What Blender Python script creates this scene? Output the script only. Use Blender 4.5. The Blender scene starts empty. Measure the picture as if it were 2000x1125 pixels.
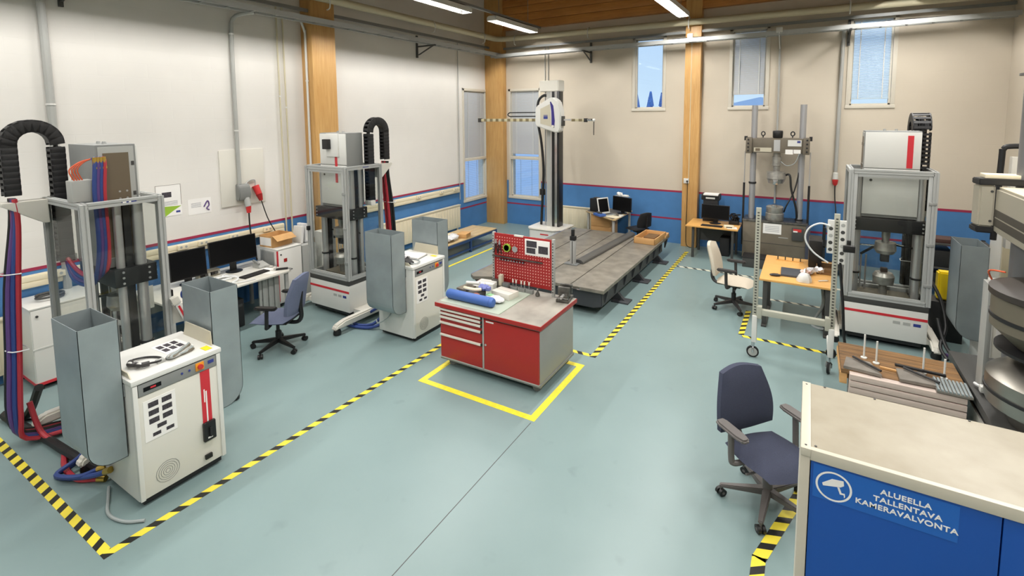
import bpy, bmesh, math, random
from mathutils import Vector as V, Matrix
random.seed(7)
S = bpy.context.scene
COL = S.collection
PI = math.pi

# ------------------------------------------------------------------ camera, sky, exposure
cam_d = bpy.data.cameras.new('camera'); cam = bpy.data.objects.new('camera', cam_d); COL.objects.link(cam)
F_PX, CX, CY = 965.33, 1000.0, 316.09
YAW, PITCH, ROLL = -0.5417, 0.0915, 0.0080
cam_d.sensor_width = 36; cam_d.lens = F_PX / 2000 * 36
cam_d.shift_x = (1000 - CX) / 2000; cam_d.shift_y = -(562.5 - CY) / 2000
cam_d.clip_start = .05; cam_d.clip_end = 300
_f = V((math.sin(YAW) * math.cos(PITCH), math.cos(YAW) * math.cos(PITCH), -math.sin(PITCH)))
_r = V((math.cos(YAW), -math.sin(YAW), 0)); _d = _f.cross(_r)
_r2 = math.cos(ROLL) * _r + math.sin(ROLL) * _d; _d2 = -math.sin(ROLL) * _r + math.cos(ROLL) * _d
cam.matrix_world = Matrix(((_r2.x, -_d2.x, -_f.x, 0), (_r2.y, -_d2.y, -_f.y, 0), (_r2.z, -_d2.z, -_f.z, 3.2), (0, 0, 0, 1)))
S.camera = cam
S.view_settings.view_transform = 'Standard'; S.view_settings.look = 'None'
S.view_settings.gamma = 1; S.view_settings.use_curve_mapping = False
S.view_settings.exposure = 0.0
S.cycles.max_bounces = 8; S.cycles.diffuse_bounces = 5; S.cycles.glossy_bounces = 4
S.cycles.transmission_bounces = 6; S.cycles.transparent_max_bounces = 16
S.cycles.caustics_reflective = False; S.cycles.caustics_refractive = False
LAMP_W = 63.0            # watts of one batten lamp
SKY = 1.15

w = bpy.data.worlds.new('sky'); S.world = w; w.use_nodes = True
_nt = w.node_tree; _nt.nodes.clear()
_o = _nt.nodes.new('ShaderNodeOutputWorld'); _b = _nt.nodes.new('ShaderNodeBackground')
_tc = _nt.nodes.new('ShaderNodeTexCoord'); _sx = _nt.nodes.new('ShaderNodeSeparateXYZ')
_rp = _nt.nodes.new('ShaderNodeValToRGB')
_nt.links.new(_tc.outputs['Generated'], _sx.inputs[0]); _nt.links.new(_sx.outputs['Z'], _rp.inputs[0])
_rp.color_ramp.elements[0].position = 0.0; _rp.color_ramp.elements[0].color = (.66, .82, .95, 1)
_rp.color_ramp.elements[1].position = .35; _rp.color_ramp.elements[1].color = (.42, .62, .95, 1)
_nt.links.new(_rp.outputs[0], _b.inputs[0]); _b.inputs[1].default_value = SKY
_nt.links.new(_b.outputs[0], _o.inputs[0])

# ------------------------------------------------------------------ materials
def lin(c):
    out = []
    for v in c:
        v /= 255.0
        out.append(v / 12.92 if v <= .04045 else ((v + .055) / 1.055) ** 2.4)
    return (*out, 1)
MATS = {}
def mat(name, rgb, rough=.5, metal=0, var=0.0, vs=6.0, bump=0.0, bs=60.0, spec=.5, emit=0, stretch=None, rgb2=None):
    m = bpy.data.materials.new(name); m.use_nodes = True; MATS[name] = m
    nt = m.node_tree; b = nt.nodes['Principled BSDF']
    b.inputs['Base Color'].default_value = lin(rgb); b.inputs['Roughness'].default_value = rough
    b.inputs['Metallic'].default_value = metal; b.inputs['Specular IOR Level'].default_value = spec
    if emit:
        b.inputs['Emission Color'].default_value = lin(rgb); b.inputs['Emission Strength'].default_value = emit
    if var or bump or rgb2:
        tc = nt.nodes.new('ShaderNodeTexCoord'); mp = nt.nodes.new('ShaderNodeMapping')
        nt.links.new(tc.outputs['Object'], mp.inputs[0])
        if stretch: mp.inputs['Scale'].default_value = stretch
    if var or rgb2:
        n = nt.nodes.new('ShaderNodeTexNoise'); n.inputs['Scale'].default_value = vs; n.inputs['Detail'].default_value = 5
        nt.links.new(mp.outputs[0], n.inputs['Vector'])
        r = nt.nodes.new('ShaderNodeValToRGB'); r.color_ramp.elements[0].position = .3; r.color_ramp.elements[1].position = .7
        c1 = lin(rgb2) if rgb2 else lin([max(0, v * (1 - var)) for v in rgb])
        c2 = lin(rgb) if rgb2 else lin([min(255, v * (1 + var * .6)) for v in rgb])
        r.color_ramp.elements[0].color = c1; r.color_ramp.elements[1].color = c2
        nt.links.new(n.outputs[0], r.inputs[0]); nt.links.new(r.outputs[0], b.inputs['Base Color'])
    if bump:
        n2 = nt.nodes.new('ShaderNodeTexNoise'); n2.inputs['Scale'].default_value = bs; n2.inputs['Detail'].default_value = 3
        nt.links.new(mp.outputs[0], n2.inputs['Vector'])
        bp = nt.nodes.new('ShaderNodeBump'); bp.inputs['Strength'].default_value = bump; bp.inputs['Distance'].default_value = .01
        nt.links.new(n2.outputs[0], bp.inputs['Height']); nt.links.new(bp.outputs[0], b.inputs['Normal'])
    return m
def glass_mat(name, tint=(255, 255, 255), f0=.04, f90=.7, rough=.02):
    # thin clear sheet: straight-through transparency plus a mirror share that grows at grazing angles
    m = bpy.data.materials.new(name); m.use_nodes = True; MATS[name] = m; nt = m.node_tree; nt.nodes.clear()
    o = nt.nodes.new('ShaderNodeOutputMaterial'); t = nt.nodes.new('ShaderNodeBsdfTransparent'); g = nt.nodes.new('ShaderNodeBsdfGlossy')
    mx = nt.nodes.new('ShaderNodeMixShader'); lw = nt.nodes.new('ShaderNodeLayerWeight'); lw.inputs[0].default_value = .5
    pw = nt.nodes.new('ShaderNodeMath'); pw.operation = 'POWER'; pw.inputs[1].default_value = 4; nt.links.new(lw.outputs['Facing'], pw.inputs[0])
    mr = nt.nodes.new('ShaderNodeMapRange'); mr.inputs[3].default_value = f0; mr.inputs[4].default_value = f90; nt.links.new(pw.outputs[0], mr.inputs[0])
    t.inputs[0].default_value = lin(tint); g.inputs['Roughness'].default_value = rough
    nt.links.new(mr.outputs[0], mx.inputs[0])
    nt.links.new(t.outputs[0], mx.inputs[1]); nt.links.new(g.outputs[0], mx.inputs[2]); nt.links.new(mx.outputs[0], o.inputs[0])
    return m
def wall_mat(name, rgb):
    # painted masonry: broad flat panels with faint joints and slight unevenness of the paint
    m = mat(name, rgb, .75, spec=.25); nt = m.node_tree; b = nt.nodes['Principled BSDF']
    tc = nt.nodes.new('ShaderNodeTexCoord'); n = nt.nodes.new('ShaderNodeTexNoise'); n.inputs['Scale'].default_value = .9; n.inputs['Detail'].default_value = 6
    nt.links.new(tc.outputs['Object'], n.inputs['Vector'])
    r = nt.nodes.new('ShaderNodeValToRGB'); r.color_ramp.elements[0].position = .3; r.color_ramp.elements[1].position = .7
    r.color_ramp.elements[0].color = lin([v * .965 for v in rgb]); r.color_ramp.elements[1].color = lin(rgb)
    nt.links.new(n.outputs[0], r.inputs[0]); nt.links.new(r.outputs[0], b.inputs['Base Color'])
    sx = nt.nodes.new('ShaderNodeSeparateXYZ'); ad = nt.nodes.new('ShaderNodeMath'); ad.operation = 'ADD'; cb = nt.nodes.new('ShaderNodeCombineXYZ')
    nt.links.new(tc.outputs['Object'], sx.inputs[0]); nt.links.new(sx.outputs[0], ad.inputs[0]); nt.links.new(sx.outputs[1], ad.inputs[1])
    nt.links.new(ad.outputs[0], cb.inputs[0]); nt.links.new(sx.outputs[2], cb.inputs[1])
    bk = nt.nodes.new('ShaderNodeTexBrick'); bk.inputs['Scale'].default_value = 1; bk.inputs['Brick Width'].default_value = .6; bk.inputs['Row Height'].default_value = .2
    bk.inputs['Mortar Size'].default_value = .006; bk.inputs['Mortar Smooth'].default_value = .6
    nt.links.new(cb.outputs[0], bk.inputs['Vector'])
    bp = nt.nodes.new('ShaderNodeBump'); bp.inputs['Strength'].default_value = .12; bp.inputs['Distance'].default_value = .01; bp.invert = True
    nt.links.new(bk.outputs['Fac'], bp.inputs['Height']); nt.links.new(bp.outputs[0], b.inputs['Normal'])
    return m
def stripe_mat(name, a, bcol, period, kx, ky, duty=.5, off=0.0):
    # two colour bands across the direction (kx, ky) in the object's own coordinates
    m = mat(name, a, .45); nt = m.node_tree; b = nt.nodes['Principled BSDF']
    tc = nt.nodes.new('ShaderNodeTexCoord'); dp = nt.nodes.new('ShaderNodeVectorMath'); dp.operation = 'DOT_PRODUCT'
    nt.links.new(tc.outputs['Object'], dp.inputs[0]); dp.inputs[1].default_value = (kx / period, ky / period, 0)
    ad = nt.nodes.new('ShaderNodeMath'); ad.operation = 'ADD'; ad.inputs[1].default_value = off; nt.links.new(dp.outputs['Value'], ad.inputs[0])
    fr = nt.nodes.new('ShaderNodeMath'); fr.operation = 'FRACT'; nt.links.new(ad.outputs[0], fr.inputs[0])
    gt = nt.nodes.new('ShaderNodeMath'); gt.operation = 'GREATER_THAN'; gt.inputs[1].default_value = duty; nt.links.new(fr.outputs[0], gt.inputs[0])
    mx = nt.nodes.new('ShaderNodeMix'); mx.data_type = 'RGBA'; nt.links.new(gt.outputs[0], mx.inputs[0])
    mx.inputs[6].default_value = lin(a); mx.inputs[7].default_value = lin(bcol); nt.links.new(mx.outputs[2], b.inputs['Base Color'])
    return m
def wood_mat(name, c1, c2, axis, rough=.45, sc=3.0, bump=.05):
    m = mat(name, c1, rough); nt = m.node_tree; b = nt.nodes['Principled BSDF']
    tc = nt.nodes.new('ShaderNodeTexCoord'); mp = nt.nodes.new('ShaderNodeMapping'); nt.links.new(tc.outputs['Object'], mp.inputs[0])
    mp.inputs['Scale'].default_value = tuple(.06 if i == axis else 1 for i in range(3))
    n = nt.nodes.new('ShaderNodeTexNoise'); n.inputs['Scale'].default_value = sc * 10; n.inputs['Detail'].default_value = 7; n.inputs['Distortion'].default_value = 1.2
    nt.links.new(mp.outputs[0], n.inputs['Vector'])
    n2 = nt.nodes.new('ShaderNodeTexNoise'); n2.inputs['Scale'].default_value = 1.3; nt.links.new(tc.outputs['Object'], n2.inputs['Vector'])
    ma = nt.nodes.new('ShaderNodeMath'); ma.operation = 'MULTIPLY_ADD'; ma.inputs[1].default_value = .65
    m3 = nt.nodes.new('ShaderNodeMath'); m3.operation = 'MULTIPLY'; m3.inputs[1].default_value = .35; nt.links.new(n2.outputs[0], m3.inputs[0])
    nt.links.new(n.outputs[0], ma.inputs[0]); nt.links.new(m3.outputs[0], ma.inputs[2])
    r = nt.nodes.new('ShaderNodeValToRGB'); r.color_ramp.elements[0].position = .32; r.color_ramp.elements[1].position = .66
    r.color_ramp.elements[0].color = lin(c2); r.color_ramp.elements[1].color = lin(c1)
    nt.links.new(ma.outputs[0], r.inputs[0]); nt.links.new(r.outputs[0], b.inputs['Base Color'])
    if bump:
        bp = nt.nodes.new('ShaderNodeBump'); bp.inputs['Strength'].default_value = bump; bp.inputs['Distance'].default_value = .01
        nt.links.new(n.outputs[0], bp.inputs['Height']); nt.links.new(bp.outputs[0], b.inputs['Normal'])
    return m

m_wall = wall_mat('white painted wall', (222, 219, 213))
m_wallb = wall_mat('warm white painted wall', (204, 194, 177))
m_ceil = mat('ceiling board', (120, 100, 76), .8)
m_blue = mat('blue wall paint', (70, 122, 176), .6, var=.04, vs=3)
m_red_trim = mat('crimson wall stripe', (150, 40, 72), .5)
m_white = mat('white powder coat', (212, 212, 207), .35)
m_white2 = mat('warm white lacquer', (214, 211, 201), .3)
m_cream = mat('cream plastic', (226, 216, 188), .45)
m_frame = mat('white window frame', (204, 198, 184), .5)
m_blind = mat('grey blind slat', (186, 186, 184), .5)
m_blindw = mat('white blind slat', (226, 236, 240), .5)
for _m, _t in ((m_blindw, .6), (m_blind, .06)):      # thin painted slats let some daylight through
    _n = _m.node_tree; _tr = _n.nodes.new('ShaderNodeBsdfTranslucent'); _tr.inputs[0].default_value = _n.nodes['Principled BSDF'].inputs[0].default_value
    _mx = _n.nodes.new('ShaderNodeMixShader'); _mx.inputs[0].default_value = _t; _n.links.new(_n.nodes['Principled BSDF'].outputs[0], _mx.inputs[1]); _n.links.new(_tr.outputs[0], _mx.inputs[2]); _n.links.new(_mx.outputs[0], _n.nodes['Material Output'].inputs[0])
m_alu = mat('anodised aluminium', (182, 184, 182), .58, .45)
m_alud = mat('dull aluminium', (160, 162, 160), .5, .5)
m_steel = mat('bright steel', (204, 204, 204), .32, .7)
m_steeld = mat('worn dark steel', (110, 108, 104), .4, .9, var=.25, vs=14)
m_galv = mat('galvanised steel', (158, 162, 164), .42, .8, var=.12, vs=12)
m_chrome = mat('hard chrome', (200, 200, 202), .12, 1)
m_black = mat('black plastic', (18, 18, 19), .45)
m_blackm = mat('black powder coat', (24, 24, 26), .5)
m_screen = mat('dark screen', (6, 6, 8), .32, spec=.25)
m_rubber = mat('black rubber', (22, 22, 23), .8)
m_dgrey = mat('dark grey enamel', (62, 62, 60), .5)
m_grey = mat('mid grey enamel', (128, 130, 128), .45)
m_lgrey = mat('light grey enamel', (166, 167, 163), .42)
m_bin = mat('blue grey sheet metal', (148, 158, 160), .38, .35, var=.05, vs=4)
m_red = mat('red enamel', (160, 34, 30), .38)
m_redd = mat('deep red enamel', (156, 30, 30), .45)
m_stripe = mat('red stripe film', (196, 44, 54), .4)
m_bluefab = mat('blue grey upholstery', (98, 106, 130), .9, var=.12, vs=300, bump=.3, bs=500)
m_navyfab = mat('navy grey upholstery', (56, 61, 80), .92, var=.15, vs=300, bump=.3, bs=500)
m_creamfab = mat('cream upholstery', (206, 196, 178), .9, var=.06, vs=200, bump=.2, bs=400)
m_plastic = mat('charcoal plastic', (52, 50, 50), .5)
m_plasticg = mat('grey brown plastic', (96, 92, 90), .5)
m_paper = mat('white paper', (232, 230, 226), .7)
m_print = mat('dark print', (58, 54, 60), .7, var=.5, vs=90)
m_print2 = mat('grey print', (150, 150, 155), .7, var=.2, vs=120)
m_yellow = mat('yellow plastic', (236, 206, 26), .4)
m_ytape = mat('yellow floor tape', (232, 214, 60), .45, var=.06, vs=20)
m_orange = mat('orange plastic', (226, 150, 40), .45)
m_eu = mat('blue label', (46, 58, 130), .5)
m_cast = mat('cast iron', (126, 121, 111), .38, .15, var=.16, vs=5)
m_castd = mat('painted dark casting', (56, 58, 62), .5)
m_worktop = mat('worn grey worktop', (152, 148, 139), .42, var=.16, vs=3)
m_mat = mat('pale green desk mat', (168, 178, 164), .5)
m_cushion = mat('blue vinyl', (62, 98, 168), .5)
m_beige = mat('beige enamel', (190, 184, 164), .42)
m_beiged = mat('olive grey enamel', (104, 98, 84), .45)
m_brown = mat('brown panel', (104, 92, 74), .5)
m_taupe = mat('taupe enamel', (106, 98, 84), .5, var=.08, vs=4)
m_cardb = mat('cardboard', (196, 152, 98), .8, var=.06, vs=8)
m_cable = mat('black cable', (20, 20, 21), .5)
m_cableb = mat('blue hose', (44, 66, 128), .45)
m_cabler = mat('red hose', (170, 46, 58), .45)
m_cablep = mat('violet hose', (88, 60, 120), .45)
m_cableg = mat('grey cable', (150, 158, 158), .5)
m_cablew = mat('white cable', (222, 224, 224), .45)
m_brass = mat('brass fitting', (190, 160, 80), .3, .9)
m_copper = mat('orange wire', (210, 90, 50), .5)
m_cee = mat('red socket plastic', (196, 48, 48), .4)
m_locker = mat('royal blue lacquer', (8, 72, 152), .45)
m_sign = mat('blue sign film', (28, 94, 178), .35)
m_lockf = mat('ivory lacquer', (188, 182, 166), .42)
m_green = mat('leaf green print', (142, 178, 52), .6)
m_polym = mat('milky polythene', (216, 216, 218), .3, var=.08, vs=25)
m_rod = mat('clear rod', (214, 214, 208), .15)
m_lav = mat('violet cover', (48, 40, 120), .4)
m_fog = mat('lamp housing', (206, 206, 200), .4)
m_tube = mat('lamp diffuser', (255, 252, 244), .5, emit=7.0)
m_radi = mat('radiator enamel', (222, 212, 186), .4)
m_pipe = mat('painted pipe', (196, 188, 160), .45)
m_glass = glass_mat('window glass', (246, 250, 253))
m_pane = glass_mat('acrylic pane', (247, 248, 247), .025, .28)
m_haz_x = stripe_mat('hazard tape crosswise', (30, 30, 28), (230, 212, 66), .174, 1, .73, .42, .30)
m_haz_yy = stripe_mat('hazard tape depthwise', (30, 30, 28), (230, 212, 66), .174, -.73, 1, .42, .34)
m_haz_w = stripe_mat('faded hazard tape', (70, 72, 70), (206, 204, 186), .174, 1, .73, .42)
m_arm = stripe_mat('banded scale', (190, 182, 150), (120, 108, 78), .16, 1, 0)
m_col = wood_mat('glulam column wood', (206, 164, 104), (184, 138, 78), 2)
m_beam = wood_mat('glulam beam wood', (196, 134, 66), (160, 102, 44), 0)
m_desk = wood_mat('oak laminate', (222, 172, 102), (206, 154, 84), 0, .4, 2)
m_birch = wood_mat('birch laminate', (196, 172, 130), (184, 160, 118), 0, .4, 2)
m_box = wood_mat('light pine', (208, 164, 110), (190, 144, 90), 0)
m_oldw = wood_mat('weathered planks', (142, 104, 60), (74, 56, 36), 0, .7, 3, .3)
m_pale = wood_mat('pale grey boards', (198, 182, 172), (178, 162, 152), 0, .6, 3, .1)
m_birchtop = mat('ivory laminate top', (158, 151, 134), .45, var=.05, vs=7, rgb2=(145, 137, 119))
m_tree = mat('haze tinted conifer', (112, 146, 200), .9, var=.2)  # blue distance haze is painted into the tree colour
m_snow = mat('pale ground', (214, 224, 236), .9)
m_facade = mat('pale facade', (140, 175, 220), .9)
m_gloss = mat('glossy white door', (228, 226, 220), .08)
m_grip = mat('satin grip steel', (172, 170, 164), .36, .65, var=.12, vs=12)
m_benchside = mat('warm grey enamel', (148, 149, 144), .45)
m_castg = mat('grey caster rubber', (112, 112, 110), .6)
m_xhead = mat('dusty beige enamel', (162, 156, 140), .45)
m_band = mat('dark band film', (66, 62, 54), .5)
m_griptop = mat('oily dark steel', (52, 47, 43), .45)
m_pinkhole = mat('pale peg hole', (228, 176, 166), .7)
m_greend = mat('green mat edge', (112, 140, 112), .6)
m_greenp = mat('green bag print', (150, 196, 150), .4)
m_copperb = mat('reddish brown rubber', (150, 92, 78), .6)
m_violet = mat('violet blue cloth', (112, 120, 176), .8)
m_steelg = mat('dull grey steel', (98, 98, 96), .42, .6)
m_steelp = mat('plain steel plate', (138, 132, 124), .45, .5, var=.1, vs=9)
m_blackg = mat('black column', (26, 26, 28), .3)
m_bluest = mat('blue steel paint', (30, 58, 104), .45)
m_eu2 = mat('dark blue grey post', (62, 66, 80), .5)
m_chromed = mat('satin column steel', (172, 173, 176), .34, .55)
m_plasticg2 = mat('slate plastic', (66, 70, 76), .4)
m_pinkp = mat('pale pink wrap', (214, 186, 176), .5)
m_postg = mat('grey beige slotted steel', (170, 170, 156), .45)
m_darkred = mat('dark red brown steel', (66, 42, 38), .5)
m_coldark = mat('dark satin column', (118, 118, 120), .38, .35)
m_brushed = mat('brushed steel', (150, 146, 138), .34, .9, var=.1, vs=3)

def floor_mat():
    m = mat('teal epoxy floor', (122, 142, 142), .3); nt = m.node_tree; b = nt.nodes['Principled BSDF']
    b.inputs['Specular IOR Level'].default_value = .5
    tc = nt.nodes.new('ShaderNodeTexCoord')
    n = nt.nodes.new('ShaderNodeTexNoise'); n.inputs['Scale'].default_value = .55; n.inputs['Detail'].default_value = 8; nt.links.new(tc.outputs['Object'], n.inputs['Vector'])
    r = nt.nodes.new('ShaderNodeValToRGB'); r.color_ramp.elements[0].position = .3; r.color_ramp.elements[1].position = .72
    r.color_ramp.elements[0].color = lin((116, 137, 137)); r.color_ramp.elements[1].color = lin((128, 149, 149))
    nt.links.new(n.outputs[0], r.inputs[0])
    sp = nt.nodes.new('ShaderNodeTexNoise'); sp.inputs['Scale'].default_value = 4.5; sp.inputs['Detail'].default_value = 2; nt.links.new(tc.outputs['Object'], sp.inputs['Vector'])
    r2 = nt.nodes.new('ShaderNodeValToRGB'); r2.color_ramp.elements[0].position = .22; r2.color_ramp.elements[1].position = .34
    r2.color_ramp.elements[0].color = (.9, .9, .9, 1); r2.color_ramp.elements[1].color = (1, 1, 1, 1); nt.links.new(sp.outputs[0], r2.inputs[0])
    mx = nt.nodes.new('ShaderNodeMix'); mx.data_type = 'RGBA'; mx.blend_type = 'MULTIPLY'; mx.inputs[0].default_value = 1
    nt.links.new(r.outputs[0], mx.inputs[6]); nt.links.new(r2.outputs[0], mx.inputs[7]); nt.links.new(mx.outputs[2], b.inputs['Base Color'])
    rr = nt.nodes.new('ShaderNodeMapRange'); rr.inputs[3].default_value = .28; rr.inputs[4].default_value = .42
    nt.links.new(n.outputs[0], rr.inputs[0]); nt.links.new(rr.outputs[0], b.inputs['Roughness'])
    return m
m_floor = floor_mat()

# ------------------------------------------------------------------ mesh helpers
def smooth_pts(pts, k=5):
    pts = [V(p) for p in pts]
    if len(pts) < 3: return pts
    out = []
    for i in range(len(pts) - 1):
        p0 = pts[max(0, i - 1)]; p1 = pts[i]; p2 = pts[i + 1]; p3 = pts[min(len(pts) - 1, i + 2)]
        for j in range(k):
            t = j / k
            out.append(.5 * ((2 * p1) + (p2 - p0) * t + (2 * p0 - 5 * p1 + 4 * p2 - p3) * t * t + (3 * p1 - p0 - 3 * p2 + p3) * t ** 3))
    out.append(pts[-1]); return out
class MB:
    def __init__(s): s.bm = bmesh.new()
    def box(s, x0, y0, z0, x1, y1, z1, b=0.0, M=None):
        x0, x1 = min(x0, x1), max(x0, x1); y0, y1 = min(y0, y1), max(y0, y1); z0, z1 = min(z0, z1), max(z0, z1)
        vs = [s.bm.verts.new((x, y, z)) for x in (x0, x1) for y in (y0, y1) for z in (z0, z1)]
        fs = [s.bm.faces.new([vs[i] for i in q]) for q in ((0, 1, 3, 2), (4, 6, 7, 5), (0, 4, 5, 1), (2, 3, 7, 6), (0, 2, 6, 4), (1, 5, 7, 3))]
        if M is not None:
            for v in vs: v.co = M @ v.co
        if b > 0:
            es = list({e for f in fs for e in f.edges})
            bmesh.ops.bevel(s.bm, geom=es, offset=b, segments=2, affect='EDGES', profile=.6)
        return s
    def cyl(s, p0, p1, r, r2=None, n=14, caps=True):
        p0, p1 = V(p0), V(p1); d = (p1 - p0).normalized()
        a = d.orthogonal().normalized(); b = d.cross(a); r2 = r if r2 is None else r2
        A = [s.bm.verts.new(p0 + (a * math.cos(2 * PI * i / n) + b * math.sin(2 * PI * i / n)) * r) for i in range(n)]
        B = [s.bm.verts.new(p1 + (a * math.cos(2 * PI * i / n) + b * math.sin(2 * PI * i / n)) * r2) for i in range(n)]
        for i in range(n): s.bm.faces.new((A[i], A[(i + 1) % n], B[(i + 1) % n], B[i]))
        if caps: s.bm.faces.new(A[::-1]); s.bm.faces.new(B)
        return s
    def tube(s, pts, r, n=8, k=5, closed=False):
        P = smooth_pts(pts, k) if k > 1 else [V(p) for p in pts]
        rings = []; prev = None
        for i, p in enumerate(P):
            t = (P[min(i + 1, len(P) - 1)] - P[max(i - 1, 0)])
            if t.length < 1e-7: continue
            t.normalize()
            a = t.orthogonal().normalized() if prev is None else (prev - t * prev.dot(t))
            if a.length < 1e-6: a = t.orthogonal()
            a.normalize(); prev = a; b = t.cross(a)
            rings.append([s.bm.verts.new(p + (a * math.cos(2 * PI * j / n) + b * math.sin(2 * PI * j / n)) * r) for j in range(n)])
        for A, B in zip(rings, rings[1:]):
            for j in range(n): s.bm.faces.new((A[j], A[(j + 1) % n], B[(j + 1) % n], B[j]))
        s.bm.faces.new(rings[0][::-1]); s.bm.faces.new(rings[-1]); return s
    def prism(s, poly, axis, a0, a1, b=0.0):
        # poly: 2D points; axis 0: (y,z)  1: (x,z)  2: (x,y)
        def mk(u, v, a): return {0: (a, u, v), 1: (u, a, v), 2: (u, v, a)}[axis]
        A = [s.bm.verts.new(mk(u, v, a0)) for u, v in poly]; B = [s.bm.verts.new(mk(u, v, a1)) for u, v in poly]
        fs = [s.bm.faces.new(A[::-1]), s.bm.faces.new(B)]; n = len(poly)
        for i in range(n): fs.append(s.bm.faces.new((A[i], A[(i + 1) % n], B[(i + 1) % n], B[i])))
        if b > 0:
            es = list({e for f in fs for e in f.edges}); bmesh.ops.bevel(s.bm, geom=es, offset=b, segments=2, affect='EDGES')
        return s
    def lathe(s, prof, c=(0, 0, 0), n=24, M=None):
        rings = []
        for r, z in prof:
            rings.append([s.bm.verts.new((c[0] + r * math.cos(2 * PI * i / n), c[1] + r * math.sin(2 * PI * i / n), c[2] + z)) for i in range(n)])
        for A, B in zip(rings, rings[1:]):
            for i in range(n): s.bm.faces.new((A[i], A[(i + 1) % n], B[(i + 1) % n], B[i]))
        s.bm.faces.new(rings[0][::-1]); s.bm.faces.new(rings[-1])
        if M is not None:
            for R_ in rings:
                for v in R_: v.co = M @ v.co
        return s
    def quad(s, *p): s.bm.faces.new([s.bm.verts.new(q) for q in p]); return s
    def sphere(s, c, r, sx=1, sy=1, sz=1, n=12):
        bmesh.ops.create_uvsphere(s.bm, u_segments=n, v_segments=max(6, n // 2), radius=r,
                                  matrix=Matrix.Translation(c) @ Matrix.Diagonal((sx, sy, sz, 1)))
        return s
    def done(s, name, m, parent=None, **kw):
        bm = s.bm
        bmesh.ops.recalc_face_normals(bm, faces=bm.faces)
        for f in bm.faces: f.smooth = True
        for e in bm.edges:
            if len(e.link_faces) == 2:
                if e.calc_face_angle(0) > .6: e.smooth = False
            else: e.smooth = False
        me = bpy.data.meshes.new(name); bm.to_mesh(me); bm.free(); me.materials.append(m)
        o = bpy.data.objects.new(name, me); COL.objects.link(o)
        if parent is not None: o.parent = parent
        for k, v in kw.items(): o[k] = v
        return o
def tag(o, label, cat, group=None, kind=None):
    o['label'] = label; o['category'] = cat
    if group: o['group'] = group
    if kind: o['kind'] = kind
    return o
def thing(name, label, cat, loc=(0, 0, 0), rz=0, group=None):
    o = bpy.data.objects.new(name, None); COL.objects.link(o); o.empty_display_size = .1
    o.location = loc; o.rotation_euler = (0, 0, rz); return tag(o, label, cat, group)
def dup(root, loc, rz=None, label=None, group=None):
    def cp(o, parent):
        c = o.copy(); COL.objects.link(c)
        if parent is not None: c.parent = parent
        for ch in list(o.children): cp(ch, c)
        return c
    r = cp(root, None); r.location = loc
    if rz is not None: r.rotation_euler = (0, 0, rz)
    if label: r['label'] = label
    if group: r['group'] = group
    return r
def struct(o): o['kind'] = 'structure'; return o
def BX(name, m, parent, *a, **k): return MB().box(*a, **k).done(name, m, parent)
def text(name, body, size, m, parent, loc, rot, align='CENTER', ext=.0008):
    cu = bpy.data.curves.new(name, 'FONT'); cu.body = body; cu.size = size; cu.align_x = align; cu.align_y = 'CENTER'; cu.extrude = ext; cu.offset = size * .022; cu.space_character = 1.06
    t = bpy.data.objects.new(name + '_tmp', cu); COL.objects.link(t)
    bpy.context.view_layer.update()
    me = bpy.data.meshes.new_from_object(t.evaluated_get(bpy.context.evaluated_depsgraph_get()))
    bpy.data.objects.remove(t); bpy.data.curves.remove(cu)
    me.materials.clear(); me.materials.append(m)
    o = bpy.data.objects.new(name, me); COL.objects.link(o); o.parent = parent; o.location = loc; o.rotation_euler = rot; o.scale = (1.13, 1, 1)
    return o
# ------------------------------------------------------------------ room shell
XL, YB, XR, YF, ZC = -8.33, 12.54, 3.10, -5.0, 7.2
fl = struct(BX('floor', m_floor, None, XL - .3, YF, -.2, XR + .3, YB + .3, 0))
struct(BX('trim_1', m_dgrey, None, -2.385, -2.0, 0, -2.379, 4.30, .0012))      # floor joint
def wall(name, m, axis, c0, c1, u0, u1, holes):
    us = sorted({u0, u1, *[h[0] for h in holes], *[h[1] for h in holes]}); zs = sorted({0.0, ZC, *[h[2] for h in holes], *[h[3] for h in holes]})
    b = MB()
    for i in range(len(us) - 1):
        for j in range(len(zs) - 1):
            cu, cz = (us[i] + us[i + 1]) / 2, (zs[j] + zs[j + 1]) / 2
            if any(h[0] < cu < h[1] and h[2] < cz < h[3] for h in holes): continue
            if axis == 'x': b.box(c0, us[i], zs[j], c1, us[i + 1], zs[j + 1])
            else: b.box(us[i], c0, zs[j], us[i + 1], c1, zs[j + 1])
    bmesh.ops.remove_doubles(b.bm, verts=b.bm.verts, dist=1e-5)
    return struct(b.done(name, m))
WIN_B = [(-3.88, -3.14, 3.36, 5.12), (-1.60, -.87, 3.36, 5.12), (.67, 1.39, 3.36, 5.12), (-7.60, -6.62, .82, 3.95)]
WIN_L = [(11.22, 12.34, .82, 3.95)]
wall('wall_back', m_wallb, 'y', YB, YB + .3, XL - .3, XR + .3, WIN_B)
wall('wall_left', m_wall, 'x', XL - .3, XL, YF, YB, WIN_L)
wall('wall_right', m_wallb, 'x', XR, XR + .3, YF, YB, [])
wall('wall_front', m_wall, 'y', YF - .3, YF, XL - .3, XR + .3, [])
struct(BX('ceiling', m_ceil, None, XL - .3, YF - .3, ZC, XR + .3, YB + .3, ZC + .2))
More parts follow.
